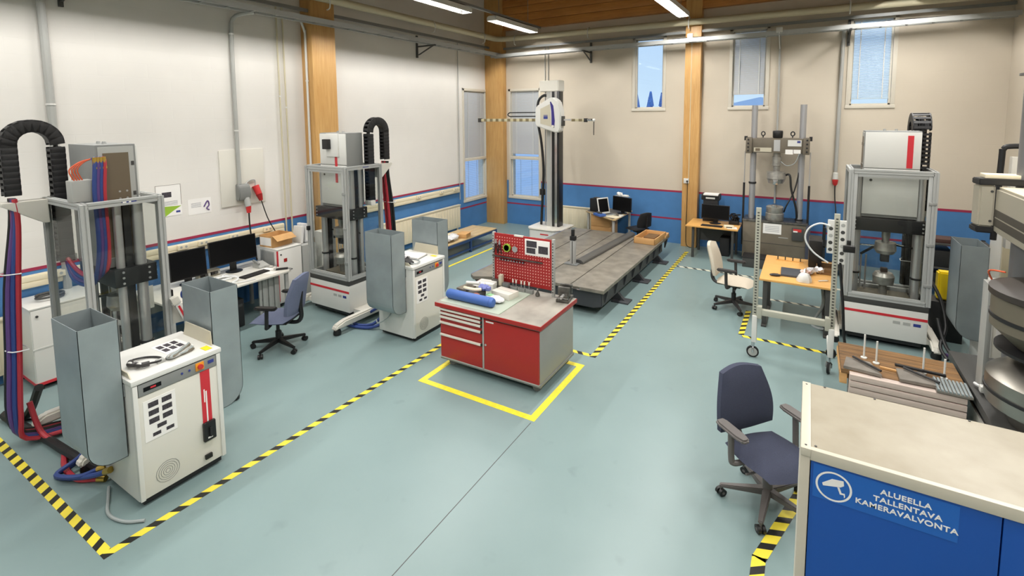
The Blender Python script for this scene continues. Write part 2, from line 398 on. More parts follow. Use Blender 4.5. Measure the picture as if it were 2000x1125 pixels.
# painted dado with two crimson stripes
def dado(axis, c, spans, n0):
    i = n0
    for u0, u1, z0, z1, mm, th in spans:
        if axis == 'x': o = BX(f'trim_{i}', mm, None, XL, u0, z0, XL + th, u1, z1)
        else: o = BX(f'trim_{i}', mm, None, u0, YB - th, z0, u1, YB, z1)
        struct(o); i += 1
    return i
k = dado('x', XL, [(YF, 11.20, .0, 1.33, m_blue, .004), (11.20, YB, 0, .80, m_blue, .004), (12.36, YB, .80, 1.33, m_blue, .004),
                   (YF, 11.20, 1.31, 1.35, m_red_trim, .008), (12.36, YB, 1.31, 1.35, m_red_trim, .008), (11.0, YB, .60, .64, m_red_trim, .008)], 2)
k = dado('y', YB, [(XL, -7.62, 0, 1.31, m_blue, .004), (-7.62, -6.60, 0, .80, m_blue, .004), (-6.60, XR, 0, 1.31, m_blue, .004),
                   (-6.60, XR, 1.29, 1.335, m_red_trim, .008), (XL, XR, .60, .64, m_red_trim, .008)], k)
# glulam columns and roof beam
def column(n, x0, y0, x1, y1, z1):
    o = struct(BX(n, m_col, None, x0, y0, 0, x1, y1, z1, .012)); return o
column('column_1', -8.33, 6.12, -8.02, 6.66, 6.9)
column('column_2', -8.33, 12.32, -7.72, 12.54, 6.9)
column('column_3', -2.60, 12.32, -2.24, 12.54, 6.9)
bmr = bpy.data.objects.new('beam_1', None); COL.objects.link(bmr); bmr.location = (0, 12.4, 5.67); struct(bmr)
for i in range(7): BX('lamella', m_beam, bmr, -8.0, -.03 - .004 * (i % 2), i * .21 + .004, 3.1, .14, (i + 1) * .21 - .004, .004)
# windows
def window(n, axis, h, blind=None, sash=None, low=False):
    u0, u1, z0, z1 = h
    r = bpy.data.objects.new(f'window_{n}', None); COL.objects.link(r); struct(r)
    c = YB if axis == 'y' else XL
    def bx(name, mm, ua, ub, da, db, za, zb, b=0.0):
        # d: depth behind the wall face (positive = outwards)
        if axis == 'y': return BX(name, mm, r, ua, c + da, za, ub, c + db, zb, b)
        return BX(name, mm, r, c - db, ua, za, c - da, ub, zb, b)
    t = .055
    bx('window_frame', m_frame, u0 - .05, u0 + .02, -.02, .14, z0 - .05, z1 + .05, .004); bx('window_frame', m_frame, u1 - .02, u1 + .05, -.02, .14, z0 - .05, z1 + .05, .004)
    bx('window_frame', m_frame, u0 - .05, u1 + .05, -.02, .14, z1 - .02, z1 + .05, .004); bx('window_sill', m_frame, u0 - .06, u1 + .06, -.025, .14, z0 - .05, z0 + .02, .006)
    zm = [z0, z1] if sash is None else [z0, sash, z1]
    for a, b_ in zip(zm, zm[1:]):
        bx('sash', m_frame, u0 + .02, u0 + .02 + t * .6, .06, .12, a + .02, b_ - .01); bx('sash', m_frame, u1 - .02 - t * .6, u1 - .02, .06, .12, a + .02, b_ - .01)
        bx('sash', m_frame, u0 + .02, u1 - .02, .06, .12, a + .015, a + .05); bx('sash', m_frame, u0 + .02, u1 - .02, .06, .12, b_ - .045, b_ - .01)
        bx('pane', m_glass, u0 + .03, u1 - .03, .088, .092, a + .03, b_ - .03)
    if sash: bx('window_frame', m_frame, u0, u1, -.015, .13, sash - .04, sash + .04, .004)
    if blind:
        zb, mm, ang = blind
        b = MB(); N = int((z1 - zb - .04) / .025)
        for i in range(N):
            z = z1 - .06 - i * .025; dz, dd = math.sin(ang) * .0125, math.cos(ang) * .0125
            if axis == 'y': b.quad((u0 + .05, c + .04 - dd, z - dz), (u1 - .05, c + .04 - dd, z - dz), (u1 - .05, c + .04 + dd, z + dz), (u0 + .05, c + .04 + dd, z + dz))
            else: b.quad((c - .04 + dd, u0 + .05, z - dz), (c - .04 + dd, u1 - .05, z - dz), (c - .04 - dd, u1 - .05, z + dz), (c - .04 - dd, u0 + .05, z + dz))
        o = b.done('blind_slats', mm, r); o['kind'] = 'stuff'
        bx('blind_rail', mm, u0 + .045, u1 - .045, .028, .052, zb, zb + .02); bx('blind_head', mm, u0 + .045, u1 - .045, .02, .06, z1 - .05, z1 - .02)
        for q in (.22, .78): bx('ladder_cord', m_white, u0 + (u1 - u0) * q - .008, u0 + (u1 - u0) * q + .008, .018, .022, zb, z1 - .03)
    if low:
        b = MB()
        for i in range(20):
            z = z0 + .07 + i * .052
            if axis == 'y': b.box(u0 + .06, c + .10, z, u1 - .06, c + .112, z + .004)
            else: b.box(c - .112, u0 + .06, z, c - .10, u1 - .06, z + .004)
        for q in (.3, .68):
            u = u0 + (u1 - u0) * q
            if axis == 'y': b.box(u, c + .10, z0 + .05, u + .006, c + .108, sash - .05)
            else: b.box(c - .108, u, z0 + .05, c - .10, u + .006, sash - .05)
        b.done('lower_blind', mm, r)['kind'] = 'stuff'
    return r
window(1, 'y', WIN_B[0])
window(2, 'y', WIN_B[1], (3.66, m_blind, 1.25))
window(3, 'y', WIN_B[2], (3.50, m_blindw, .75))
window(4, 'y', WIN_B[3], (2.10, m_blind, 1.2), 1.98, True)
window(5, 'x', WIN_L[0], (2.02, m_blind, 1.2), 1.98, True)
# outside, seen through the high windows
struct(BX('ground', m_snow, None, -60, YB + .4, -.6, 40, 90, -.4))
random.seed(3)
ORD = ('first', 'second', 'third', 'fourth', 'fifth', 'sixth', 'seventh', 'eighth', 'ninth', 'tenth', 'eleventh', 'twelfth')
for i in range(12):
    x, y, h = -18.8 + i * .5 + random.uniform(-.1, .1), 55 + (i % 3 - 1) * 3.2, random.uniform(5.0, 6.1)
    t = thing('conifer', f'blue hazed conifer outside the high window left of the timber column, {ORD[i]} from the left', 'tree', (x, y, -.4), 0, 'conifers beyond the yard')
    b = MB()
    for q in range(6): b.cyl((0, 0, .2 + q * h * .15), (0, 0, .2 + q * h * .15 + h * .26), .72 * (1 - q * .10), .10, 9)
    b.done('crown', m_tree, t); MB().cyl((0, 0, -.1), (0, 0, .9), .14, n=8).done('trunk', m_tree, t)
t = thing('neighbouring_building', 'pale building across the yard seen under the lowered blind', 'building', (-4.5, 45, -.4))
BX('wall', m_facade, t, -5, 0, 0, 7, 8, 3.6); MB().prism([(-5.4, 3.6), (7.4, 3.6), (1, 5.0)], 1, -.4, 8.4).done('roof', m_snow, t)

# ------------------------------------------------------------------ lamps
def batten(x, y, label):
    t = thing('ceiling_lamp', label, 'lamp', (x, y, 5.40), 0, None)
    L = 1.0
    b = MB()
    b.box(-.12, -L, .075, .12, L, .11, .01); b.box(-.125, -L, 0, -.117, L, .1); b.box(.117, -L, 0, .125, L, .1)
    b.done('housing', m_fog, t)
    BX('added_liner', m_blackm, t, -.117, -L, .004, -.115, L, .074); BX('added_liner', m_blackm, t, .115, -L, .004, .117, L, .074)  # black liners added inside the flanges to cut stray light on the walls
    for s in (-1, 1): MB().prism([(-.125, 0), (.125, 0), (.125, .07), (.08, .11), (-.08, .11), (-.125, .07)], 1, s * L, s * (L + .03), .006).done('end_cap', m_fog, t)
    for s in (-.05, .05): BX('diffuser', m_tube, t, s - .047, -L + .01, .072, s + .047, L - .01, .08)
    BX('louvre_rib', m_fog, t, -.006, -L + .01, .066, .006, L - .01, .08)
    for s in (-.7, .7): MB().cyl((0, s, .1), (0, s, 1.8), .006, n=6).done('suspension_rod', m_grey, t)
    for s in (-1, 1):                                # twin tubes, each throwing its light outwards
        ld = bpy.data.lights.new('tube_light', 'AREA'); ld.shape = 'RECTANGLE'; ld.size = .025; ld.size_y = 1.9; ld.energy = LAMP_W
        ld.color = (1.0, .972, .935)
        lo = bpy.data.objects.new('tube_light', ld); COL.objects.link(lo); lo.parent = t; lo.location = (s * .013, 0, .056); lo.rotation_euler = (0, -s * .75, 0)
    return t
rows = {-6.37: 'left', -2.53: 'middle', 1.35: 'right'}
for x, rn in rows.items():
    for y, yn in ((10.74, 'nearest the back wall'), (7.77, 'second from the back wall'), (4.8, 'third from the back wall'), (1.83, 'fourth from the back wall'), (-1.2, 'fifth from the back wall')):
        batten(x, y, f'long white batten lamp hanging in the {rn} row, {yn}')
t = thing('lamp_rail', 'grey suspension rail above the lamps of the left row', 'rail', (-6.37, 0, 5.56)); BX('rail_profile', m_grey, t, -.03, -4, 0, .03, 12.1, .05)
t = thing('round_lamp', 'round white ceiling lamp beside the batten near the timber beam', 'lamp', (-2.0, 9.9, 5.62))
MB().lathe([(.02, .12), (.1, .1), (.24, .03), (.26, 0), (.22, -.02), (.02, -.02)], n=28).done('shade', m_white, t); MB().cyl((0, 0, .1), (0, 0, 1.58), .01, n=8).done('stem', m_grey, t)

# ------------------------------------------------------------------ pipes, cable trays, conduits
def tray(name, label, pts, rz=0):
    pass
t = thing('cable_tray', 'galvanised cable tray running along the left wall to the corner', 'cable tray', (-7.86, 0, 4.93))
for s in (-.1, .1): MB().prism([(s - .012, 0), (s + .012, 0), (s + .012, .09), (s - .012, .09)], 1, -4.5, 12.3, .003).done('side_rail', m_alu, t)
for i in range(41): BX('rung', m_alud, t, -.09, -3.9 + i * .4, .01, .09, -3.87 + i * .4, .025)
for i, (dx, r) in enumerate(((-.05, .014), (-.015, .011), (.02, .016), (.055, .01))):
    MB().tube([(dx + .01 * math.sin(q * 1.7 + i), -4 + q * 2, .04 + r + .006 * math.sin(q + i)) for q in range(9)], r, 6, 4).done('tray_cable', (m_cable, m_cablew, m_cableg, m_cable)[i], t)
t = thing('cable_tray', 'galvanised cable tray running along the back wall above the windows', 'cable tray', (0, 12.17, 4.88))
for s in (-.1, .1): MB().prism([(s - .012, 0), (s + .012, 0), (s + .012, .09), (s - .012, .09)], 0, -7.95, 3.08, .003).done('side_rail', m_alu, t)
for i in range(27): BX('rung', m_alud, t, -7.7 + i * .4, -.09, .01, -7.67 + i * .4, .09, .025)
for i, (dx, r) in enumerate(((-.05, .014), (-.015, .011), (.02, .016))):
    MB().tube([(-7.9 + q * 1.35, dx + .012 * math.sin(q * 1.7 + i), .05 + r + (.045 if q in (4, 7) and i == 2 else 0)) for q in range(9)], r, 6, 4).done('tray_cable', (m_cable, m_cablew, m_cable)[i], t)
t = thing('trunk_rail', 'thin grey rail along the left wall between the pipe and the cable tray', 'rail', (-8.1, 0, 5.16)); BX('rail_profile', m_grey, t, -.02, -4.5, 0, .02, 12.2, .06)
t = thing('trunk_rail', 'thin grey rail along the back wall between the pipe and the cable tray', 'rail', (0, 12.38, 5.12)); BX('rail_profile', m_grey, t, -7.7, -.02, 0, 3.08, .02, .06)
t = thing('service_pipe', 'thick cream service pipe running round the corner under the roof', 'pipe', (0, 0, 5.40))
MB().tube([(-7.78, -4.8, 0), (-7.78, 11.9, 0)], .075, 14, 1).done('pipe_run', m_pipe, t)
MB().tube([(-7.78, 11.9, 0), (-7.77, 12.05, 0), (-7.68, 12.17, 0), (-7.5, 12.22, 0)], .075, 14).done('elbow', m_pipe, t)
MB().tube([(-7.5, 12.22, 0), (3.08, 12.22, -.1)], .075, 14, 1).done('pipe_run', m_pipe, t)
for y in (1.5, 4.8, 6.3, 9.3, 11.4): MB().tube([(-7.78, y, -.2), (-7.70, y, -.17), (-7.69, y, 0), (-7.78, y, .08), (-7.87, y, 0)], .012, 6).done('pipe_clip', m_white, t)
for x in (-7.2, -5.0, -2.5, .6): MB().tube([(x, 12.22, -.2), (x, 12.14, -.17), (x, 12.13, 0), (x, 12.22, .08), (x, 12.31, 0)], .012, 6).done('pipe_clip', m_white, t)
def bracket(loc, rz, label):
    t = thing('wall_bracket', label, 'bracket', loc, rz)
    BX('upright', m_dgrey, t, 0, -.025, -.28, .035, .025, .25); BX('arm', m_dgrey, t, .03, -.02, -.03, .60, .02, .0)
    MB().prism([(.03, -.22), (.09, -.22), (.55, -.03), (.47, -.03)], 1, -.012, .012).done('brace', m_dgrey, t)
bracket((XL, 9.35, 4.93), 0, 'dark angle bracket under the tray between the left wall columns')
bracket((XL, 2.6, 4.93), 0, 'dark angle bracket under the tray above the nearest test machine')
bracket((-5.06, YB, 4.88), -PI / 2, 'dark angle bracket under the tray left of the first high window')
bracket((.62, YB, 4.88), -PI / 2, 'dark angle bracket under the tray by the third high window')
def conduit(label, pts, r, m, clips=(), name='conduit'):
    t = thing(name, label, 'conduit'); MB().tube(pts, r, 10, 4).done('tube', m, t)
    for c in clips: MB().cyl((c[0], c[1], c[2] - .012), (c[0], c[1], c[2] + .012), r + .008, n=10).done('clip', m_white, t)
conduit('thick grey conduit on the left wall above the nearest machine', [(-8.27, 2.39, 5.6), (-8.27, 2.39, 4.7), (-8.27, 2.40, 3.2), (-8.27, 2.40, 1.0)], .045, m_lgrey, [(-8.27, 2.39, 4.72), (-8.27, 2.4, 3.4)])
conduit('grey conduit bending out of the tray down to the grey socket box', [(-7.95, 4.99, 4.95), (-8.1, 4.9, 4.93), (-8.24, 4.8, 4.86), (-8.28, 4.77, 4.6), (-8.28, 4.76, 3.4), (-8.28, 4.76, 2.09)], .032, m_lgrey, [(-8.28, 4.765, 4.6), (-8.28, 4.76, 3.0)])
conduit('slim cream heating pipe left of the wall column, outer of the two', [(-8.29, 5.60, 5.2), (-8.29, 5.60, 3), (-8.29, 5.60, .9)], .014, m_pipe, [(-8.29, 5.6, 3.6)])
conduit('slim cream heating pipe left of the wall column, inner of the two', [(-8.29, 5.72, 5.2), (-8.29, 5.72, 3), (-8.29, 5.72, .9)], .014, m_pipe, [(-8.29, 5.72, 3.4)])
conduit('white pipe running down the side of the wall column', [(-8.14, 5.99, 5.0), (-8.16, 6.085, 4.8), (-8.16, 6.09, 4.6), (-8.16, 6.09, 2.2), (-8.16, 6.09, .9)], .022, m_white, [(-8.16, 6.09, 3.9)])
conduit('slim grey pipe beside the corner window on the left wall', [(-8.29, 10.95, 5.2), (-8.29, 10.95, 3), (-8.29, 10.95, .9)], .012, m_lgrey)
conduit('slim pair pipe behind the measuring arm, nearer the corner', [(-6.42, 12.50, 5.2), (-6.42, 12.5, 3), (-6.42, 12.5, 1.3)], .012, m_lgrey)
conduit('slim pipe behind the measuring arm, farther from the corner', [(-6.32, 12.50, 5.2), (-6.32, 12.5, 3), (-6.32, 12.5, 1.3)], .012, m_lgrey)
conduit('thick grey conduit between second and third high windows', [(.53, 12.48, 5.0), (.52, 12.48, 3.5), (.51, 12.48, 1.98)], .035, m_lgrey)
conduit('grey conduit right of the second high window', [(-.63, 12.50, 5.0), (-.62, 12.5, 3.5), (-.61, 12.5, 1.2)], .02, m_lgrey)
t = thing('junction_box', 'white junction box on the tray above the grey conduit', 'junction box', (-.63, 12.05, 4.98)); BX('box', m_white, t, -.06, -.04, -.05, .06, .02, .05, .01); MB().tube([(0, 0, -.05), (.0, .1, -.2), (.0, .44, -.35)], .008, 6).done('lead', m_cablew, t)
t = thing('junction_box', 'white junction box on the tray in front of the timber column', 'junction box', (-2.45, 12.1, 5.02)); BX('box', m_white, t, -.06, -.03, -.05, .06, .03, .05, .01); BX('cover', m_white2, t, -.05, -.036, -.04, .05, -.03, .04, .004)
t = thing('hanging_plug', 'red and white industrial socket hanging on the back wall conduit', 'socket', (.51, 12.47, 1.8))
MB().lathe([(.02, .17), (.05, .15), (.055, .02), (.02, .0)], n=14).done('housing', m_white, t); MB().lathe([(.03, .02), (.058, 0), (.045, -.09), (.02, -.12)], n=14).done('plug', m_cee, t); MB().tube([(0, 0, -.1), (.01, -.02, -.4), (.04, -.1, -.75), (.05, -.1, -1.7)], .012, 7).done('lead', m_cable, t)
# cable duct with sockets on the left wall
def duct(y0, y1, label, socks):
    t = thing('cable_duct', label, 'cable duct', (XL + .008, 0, 1.19))
    BX('channel', m_cream, t, 0, y0, -.08, .055, y1, .08, .006); BX('lid', m_cream, t, .05, y0, -.068, .062, y1, -.005, .003); BX('lid', m_cream, t, .05, y0, .005, .062, y1, .068, .003)
    for y in socks:
        s = BX('socket_plate', m_cream, t, .055, y - .08, .0, .1, y + .08, .075, .006); MB().cyl((.1, y - .035, .04), (.102, y - .035, .04), .018, n=12).done('socket_hole', m_lgrey, s); MB().cyl((.1, y + .035, .04), (.102, y + .035, .04), .018, n=12).done('socket_hole', m_lgrey, s)
duct(1.95, 5.54, 'cream cable duct on the left wall behind the monitors', (2.3, 2.7, 3.8, 4.1, 4.6, 5.2))
duct(6.75, 10.9, 'cream cable duct on the left wall behind the second machine', (7.4, 8.3, 9.2, 10.1, 10.7))
# radiators
def radiator(axis, u0, u1, z0, z1, label):
    t = thing('radiator', label, 'radiator', (XL + .05, 0, 0) if axis == 'x' else (0, YB - .05, 0))
    def bx(n, a, b_, d0, d1, za, zb, bv=.004):
        return BX(n, m_radi, t, d0, a, za, d1, b_, zb, bv) if axis == 'x' else BX(n, m_radi, t, a, -d1, za, b_, -d0, zb, bv)
    bx('panel', u0, u1, 0, .07, z0, z1, .008); bx('top_grille', u0 - .005, u1 + .005, -.005, .085, z1 - .02, z1 + .008)
    n = int((u1 - u0) / .11)
    for i in range(n): u = u0 + (i + .5) * (u1 - u0) / n; bx('flute', u - .03, u + .03, .066, .078, z0 + .05, z1 - .06)
    for q in (u0 + .1, u1 - .1): bx('foot', q - .02, q + .02, .02, .05, 0, z0 + .01)
radiator('x', .3, 1.84, .14, .83, 'cream panel radiator on the left wall behind the hose bundle')
radiator('x', 7.9, 10.85, .15, .78, 'long cream panel radiator on the left wall behind the grey bins')
radiator('y', -6.1, -4.9, .12, .70, 'cream panel radiator on the back wall behind the measuring arm')
# left wall boards, posters, sockets
t = thing('wall_board', 'pale backing board on the left wall carrying the power sockets', 'board', (XL, 4.845, 2.2)); BX('board', m_white2, t, 0, -.385, -.475, .02, .385, .475, .004)
t = thing('power_socket', 'grey industrial socket box with a red plug on the pale board', 'socket', (XL + .02, 4.80, 1.95))
MB().prism([(0, -.14), (.09, -.14), (.13, -.05), (.11, .1), (.06, .14), (0, .14)], 1, -.1, .1, .01).done('housing', m_grey, t)
MB().cyl((.07, .04, -.1), (.1, .05, -.25), .05, n=14).done('outlet', m_lgrey, t); MB().cyl((.1, .05, -.24), (.105, .05, -.36), .045, .035, n=12).done('plug', m_cee, t); MB().tube([(.105, .05, -.35), (.11, .05, -.6), (.13, .07, -.9), (.15, .12, -1.2)], .013, 7).done('lead', m_cable, t)
t = thing('power_socket', 'red angled plug connector right of the grey socket box', 'socket', (XL + .02, 5.03, 1.93))
MB().tube([(0.05, -.2, .13), (.03, -.1, .2), (.03, 0, .2), (.04, 0, .1)], .012, 7).done('feed', m_lgrey, t); MB().cyl((.04, 0, .1), (.09, .03, -.05), .06, .05, 14).done('housing', m_cee, t); MB().cyl((.09, .03, -.05), (.11, .05, -.16), .055, .03, 14).done('plug', m_redd, t)
MB().tube([(.11, .05, -.15), (.12, .15, -.5), (.12, .3, -.8), (.13, .36, -.95)], .009, 7).done('lead', m_cable, t)
t = thing('poster', 'white notice with a green swoosh and dark photo on the left wall', 'poster', (XL, 3.685, 1.965)); BX('sheet', m_paper, t, 0, -.175, -.24, .004, .175, .24)
BX('photo', m_print, t, .004, -.09, .05, .005, .04, .13); MB().prism([(-.175, -.24), (-.06, -.24), (0.06, -.16), (.17, -.10), (-.175, -.08)], 0, .004, .005).done('swoosh', m_green, t); BX('badge', m_eu, t, .004, .09, -.2, .005, .15, -.17)
for q in range(4): BX('text_line', m_print2, t, .004, -.12, -.02 - q * .018, .0045, .12, -.013 - q * .018)
for a in ((-.175, -.24, -.17, .24), (.17, -.08, .175, .24), (-.175, .235, .175, .24)): BX('border', m_taupe, t, .004, a[0], a[1], .006, a[2], a[3])
t = thing('poster', 'small white wall sheet with a violet figure, right of the green swoosh notice', 'poster', (XL, 4.125, 1.81)); BX('sheet', m_paper, t, 0, -.175, -.125, .003, .175, .125)
MB().tube([(.004, .06, -.02), (.004, .12, .07), (.004, .14, .0), (.004, .1, -.05), (.004, .14, -.08)], .01, 5).done('figure', m_cablep, t)
for q in range(4): BX('text_line', m_print2, t, .003, -.13, .05 - q * .02, .0035, 0.02, .057 - q * .02)
t = thing('wall_socket', 'white double socket on the timber column by the back wall', 'socket', (-2.5, 12.32, 1.62)); BX('plate', m_white, t, -.06, -.04, -.06, .06, 0, .06, .008); BX('plug', m_black, t, .01, -.06, -.02, .045, -.04, .015)
MB().tube([(.03, -.05, 0), (.035, -.06, -.5), (.02, -.04, -1.2), (.05, -.08, -1.55), (.2, -.12, -1.6)], .008, 6).done('lead', m_cable, t)
t = thing('wall_strip', 'slim white cable cover on the front of the back wall timber column', 'conduit', (-2.45, 12.32, 0)); BX('cover', m_pipe, t, -.007, -.01, 1.68, .007, 0, 4.85); BX('end_cap', m_pipe, t, -.014, -.014, 4.84, .014, 0, 4.87)

# ------------------------------------------------------------------ floor tapes
def tape(label, x0, y0, x1, y1, m, cat='floor tape'):
    o = BX('floor_tape', m, None, 0, 0, 0, x1 - x0, y1 - y0, .0015); o.location = (x0, y0, .0005); return tag(o, label, cat)
tape('black and yellow tape along the two left machines', -4.36, 1.305, -4.292, 6.3, m_haz_yy)
tape('black and yellow tape in front of the nearest grey bin', -7.4, 1.305, -4.36, 1.375, m_haz_x)
tape('black and yellow tape along the cast iron surface plate', -2.395, 5.95, -2.315, 11.85, m_haz_yy)
tape('short black and yellow tape behind the red workbench', -3.9, 5.95, -2.40, 6.02, m_haz_x)
tape('faded black and white tape from the surface plate tape to the tall press', -2.30, 10.56, .6, 10.64, m_haz_w)
tape('faded black and white tape beneath the oak desk', -.72, 9.40, .5, 9.47, m_haz_w)
tape('black and yellow tape in front of the wheeled post frame', -.72, 7.60, 1.0, 7.67, m_haz_x)
tape('black and yellow tape at the left side of the oak desk', -.775, 7.67, -.70, 8.7, m_haz_yy)
tape('yellow tape in front of the red workbench', -3.97, 4.33, -2.36, 4.41, m_ytape)
tape('yellow tape right of the red workbench', -2.44, 4.41, -2.36, 5.70, m_ytape)
tape('yellow tape left of the red workbench', -3.97, 4.41, -3.89, 5.70, m_ytape)
tape('yellow tape behind the red workbench', -3.89, 5.62, -2.44, 5.70, m_ytape)
tape('yellow tape along the low blue rack', -6.56, 8.1, -6.50, 11.2, m_ytape)
p = thing('floor_tape', 'black and yellow tape curving under the blue lockers', 'floor tape', (-.19, 3.3, .0005))
BX('strip', m_haz_yy, p, -.045, -.6, 0, .045, .45, .0015); o = BX('strip', m_haz_yy, p, -.045, 0, 0, .045, 1.0, .0015); o.location = (0, .43, 0); o.rotation_euler = (0, 0, -.28)
# ------------------------------------------------------------------ the three test machines
def profile(p0, p1, s=.058):
    """slotted aluminium extrusion between two points along one axis"""
    p0, p1 = V(p0), V(p1); ax = max(range(3), key=lambda i: abs(p1[i] - p0[i])); h = s / 2; g = .006
    poly = [(-h, -h), (-g, -h), (-g, -h + .007), (g, -h + .007), (g, -h), (h, -h), (h, -g), (h - .007, -g), (h - .007, g), (h, g), (h, h),
            (g, h), (g, h - .007), (-g, h - .007), (-g, h), (-h, h), (-h, g), (-h + .007, g), (-h + .007, -g), (-h, -g)]
    o = [i for i in range(3) if i != ax]
    return MB().prism([(u + p0[o[0]], v + p0[o[1]]) for u, v in poly], ax, p0[ax], p1[ax])
def caster(parent, x, y, z_top, r=.04, m=None, ang=0):
    c = MB(); d = V((math.cos(ang), math.sin(ang), 0)) * r * .5
    q = V((-math.sin(ang), math.cos(ang), 0))
    ctr = V((x, y, r)) + d
    c.cyl(ctr - q * r * .35, ctr + q * r * .35, r, n=14)
    w_ = c.done('caster', m or m_rubber, parent)
    f = MB(); f.cyl((x, y, r * 1.6), (x, y, z_top), r * .35, n=8)
    f.tube([V((x, y, r * 1.9)), ctr + q * r * .45 + V((0, 0, r * .5)), ctr + q * r * .45], r * .12, 5, 2)
    f.tube([V((x, y, r * 1.9)), ctr - q * r * .45 + V((0, 0, r * .5)), ctr - q * r * .45], r * .12, 5, 2)
    f.done('caster_fork', m_galv, w_); return w_
def test_machine(label, loc, rz, foot=(-.95, .5), rear=False, bay='two', D=.38, hx=.055, cx=.37, fx=.56, s=.058):
    t = thing('testing_machine', label, 'testing machine', loc, rz, None); W = .455
    b = BX('base', m_white, t, -.47, -D, .12, .47, D, .555, .012)
    BX('red_stripe', m_stripe, b, -.472, -D - .003, .43, .465, -D + .01, .465); BX('red_stripe', m_stripe, b, -.472, -D - .002, .43, -.462, D, .465)
    for i, mm in enumerate((m_lgrey, m_lgrey, m_eu)): BX('rating_label', mm, b, .1 + i * .11, -D - .002, .345, .18 + i * .11, -D + .01, .385)
    BX('underside', m_blackm, t, -.42, -D + .04, .06, .42, D - .04, .125)
    BX('plinth', m_dgrey, t, -.47, -D, .555, .47, D, .635, .004)
    for s in (-1, 1):
        f0 = foot[0] if s > 0 or rear else -.60
        f = MB().prism([(f0, .085), (f0 + .04, .15), (f0 + .2, .19), (foot[1] - .1, .19), (foot[1] - .02, .15), (foot[1], .085)], 0, s * fx - .055, s * fx + .055, .02).done('foot', m_white2, t)
        BX('foot', m_white2, t, s * .46, -.3, .1, s * fx, .3, .17)
        for y in (f0 + .08, foot[1] - .08): MB().lathe([(.055, .0), (.06, .03), (.045, .085), (.02, .1)], (s * fx, y, 0), 14).done('levelling_foot', m_black, f)
    zt = 2.41
    for sx in (-1, 1):
        for sy in (-1, 1): profile((sx * W, sy * (D - .025), .635), (sx * W, sy * (D - .025), zt + .02)).done('frame_post', m_alu, t)
    for z in (.66, zt):
        for sy in (-1, 1): profile((-W + .022, sy * (D - .025), z), (W - .022, sy * (D - .025), z)).done('frame_rail', m_alu, t)
        for sx in (-1, 1): profile((sx * W, -D + .05, z), (sx * W, D - .05, z)).done('frame_rail', m_alu, t)
    # acrylic guards: sides and front door, door on hinges at the local right post
    BX('safety_pane', m_pane, t, -W - .004, -D + .05, .69, -W + .004, D - .05, zt - .025); BX('safety_pane', m_pane, t, W - .004, -D + .05, .69, W + .004, D - .05, zt - .025)
    BX('safety_pane', m_pane, t, -W + .025, D - .03, .69, W - .025, D - .022, zt - .025)
    door = BX('door_pane', m_pane, t, -W + .025, -D + .02, .69, W - .025, -D + .027, zt - .025)
    for q in ((-W + .03, .665, -W + .075, zt - .03), (W - .075, .665, W - .03, zt - .03), (-W + .075, .665, W - .075, .71), (-W + .075, zt - .075, W - .075, zt - .03)): BX('door_frame', m_alu, door, q[0], -D + .008, q[1], q[2], -D + .04, q[3], .004)
    BX('door_handle', m_black, door, -W - .012, -D - .035, 1.36, -W + .035, -D + .02, 1.43, .008)
    for z in (.9, 1.45, 2.0): BX('door_hinge', m_alud, door, W - .06, -D - .012, z, W + .02, -D + .02, z + .04, .004)
    # columns, crosshead, grips
    for sx in (-1, 1):
        for y, r in ((-.15, .048), (.02, .036)):
            MB().cyl((sx * .345, y, .635), (sx * .345, y, zt - .03), r, n=18).done('guide_column', m_steel, t)
        BX('spindle_cover', m_blackm, t, sx * .31, -.09, .64, sx * .345, -.03, zt - .04)
        MB().lathe([(.06, 0), (.062, .02), (.052, .025)], (sx * .345, -.15, .93), 16).done('column_collar', m_blackm, t)
    ch = BX('crosshead', m_blackm, t, -.415, -.26, 1.57, .415, .10, 1.75, .006)
    for sx in (-1, 1):
        for z in (1.605, 1.66, 1.715):
            MB().cyl((sx * .375, -.258, z), (sx * .375, -.272, z), .012, n=8).done('bolt_head', m_steel, ch)
            for y in (-.19, .03): MB().cyl((sx * .412, y, z), (sx * .425, y, z), .011, n=8).done('bolt_head', m_steel, ch)
    MB().lathe([(.05, .0), (.05, -.1), (.04, -.12), (.045, -.16), (.12, -.17), (.13, -.28), (.10, -.33), (.05, -.34)], (0, -.09, 1.57), 22).done('upper_grip', m_grip, t)
    MB().box(-.05, -.13, 1.12, .05, -.05, 1.24, .01).done('grip_jaw', m_blackm, t)
    MB().lathe([(.05, .635 - .635), (.05, .08), (.045, .14), (.12, .17), (.13, .28), (.1, .33), (.05, .34)], (0, -.09, .635), 22).done('lower_grip', m_grip, t)
    MB().box(-.04, -.13, .97, .04, -.05, 1.03, .008).done('grip_jaw', m_blackm, t)
    e = MB().cyl((-.27, -.02, 1.18), (-.06, -.1, 1.38), .018, n=8).done('extensometer_arm', m_blackm, t); MB().cyl((-.30, -.05, 1.32), (-.05, -.1, 1.34), .012, n=8).done('arm_tip', m_chrome, e)
    e = MB().cyl((.06, -.1, 1.38), (.36, .0, 1.32), .014, n=8).done('extensometer_arm', m_blackm, t); MB().cyl((.06, -.11, 1.40), (.2, -.1, 1.37), .009, n=8).done('arm_tip', m_chrome, e)
    for x in (-.26, -.2): MB().cyl((x, .05, .64), (x, .05, 1.16), .011, n=8).done('guide_rod', m_steel, t)
    BX('lower_plate', m_beiged, t, -.3, -.2, .637, .3, .1, .66, .004); BX('slotted_rail', m_alu, t, -.4, .14, .64, .4, .18, .70, .003)
    # drive head
    h = BX('head_housing', m_grey, t, -.31, -.19, 1.76, .31, .14, 2.96, .006)
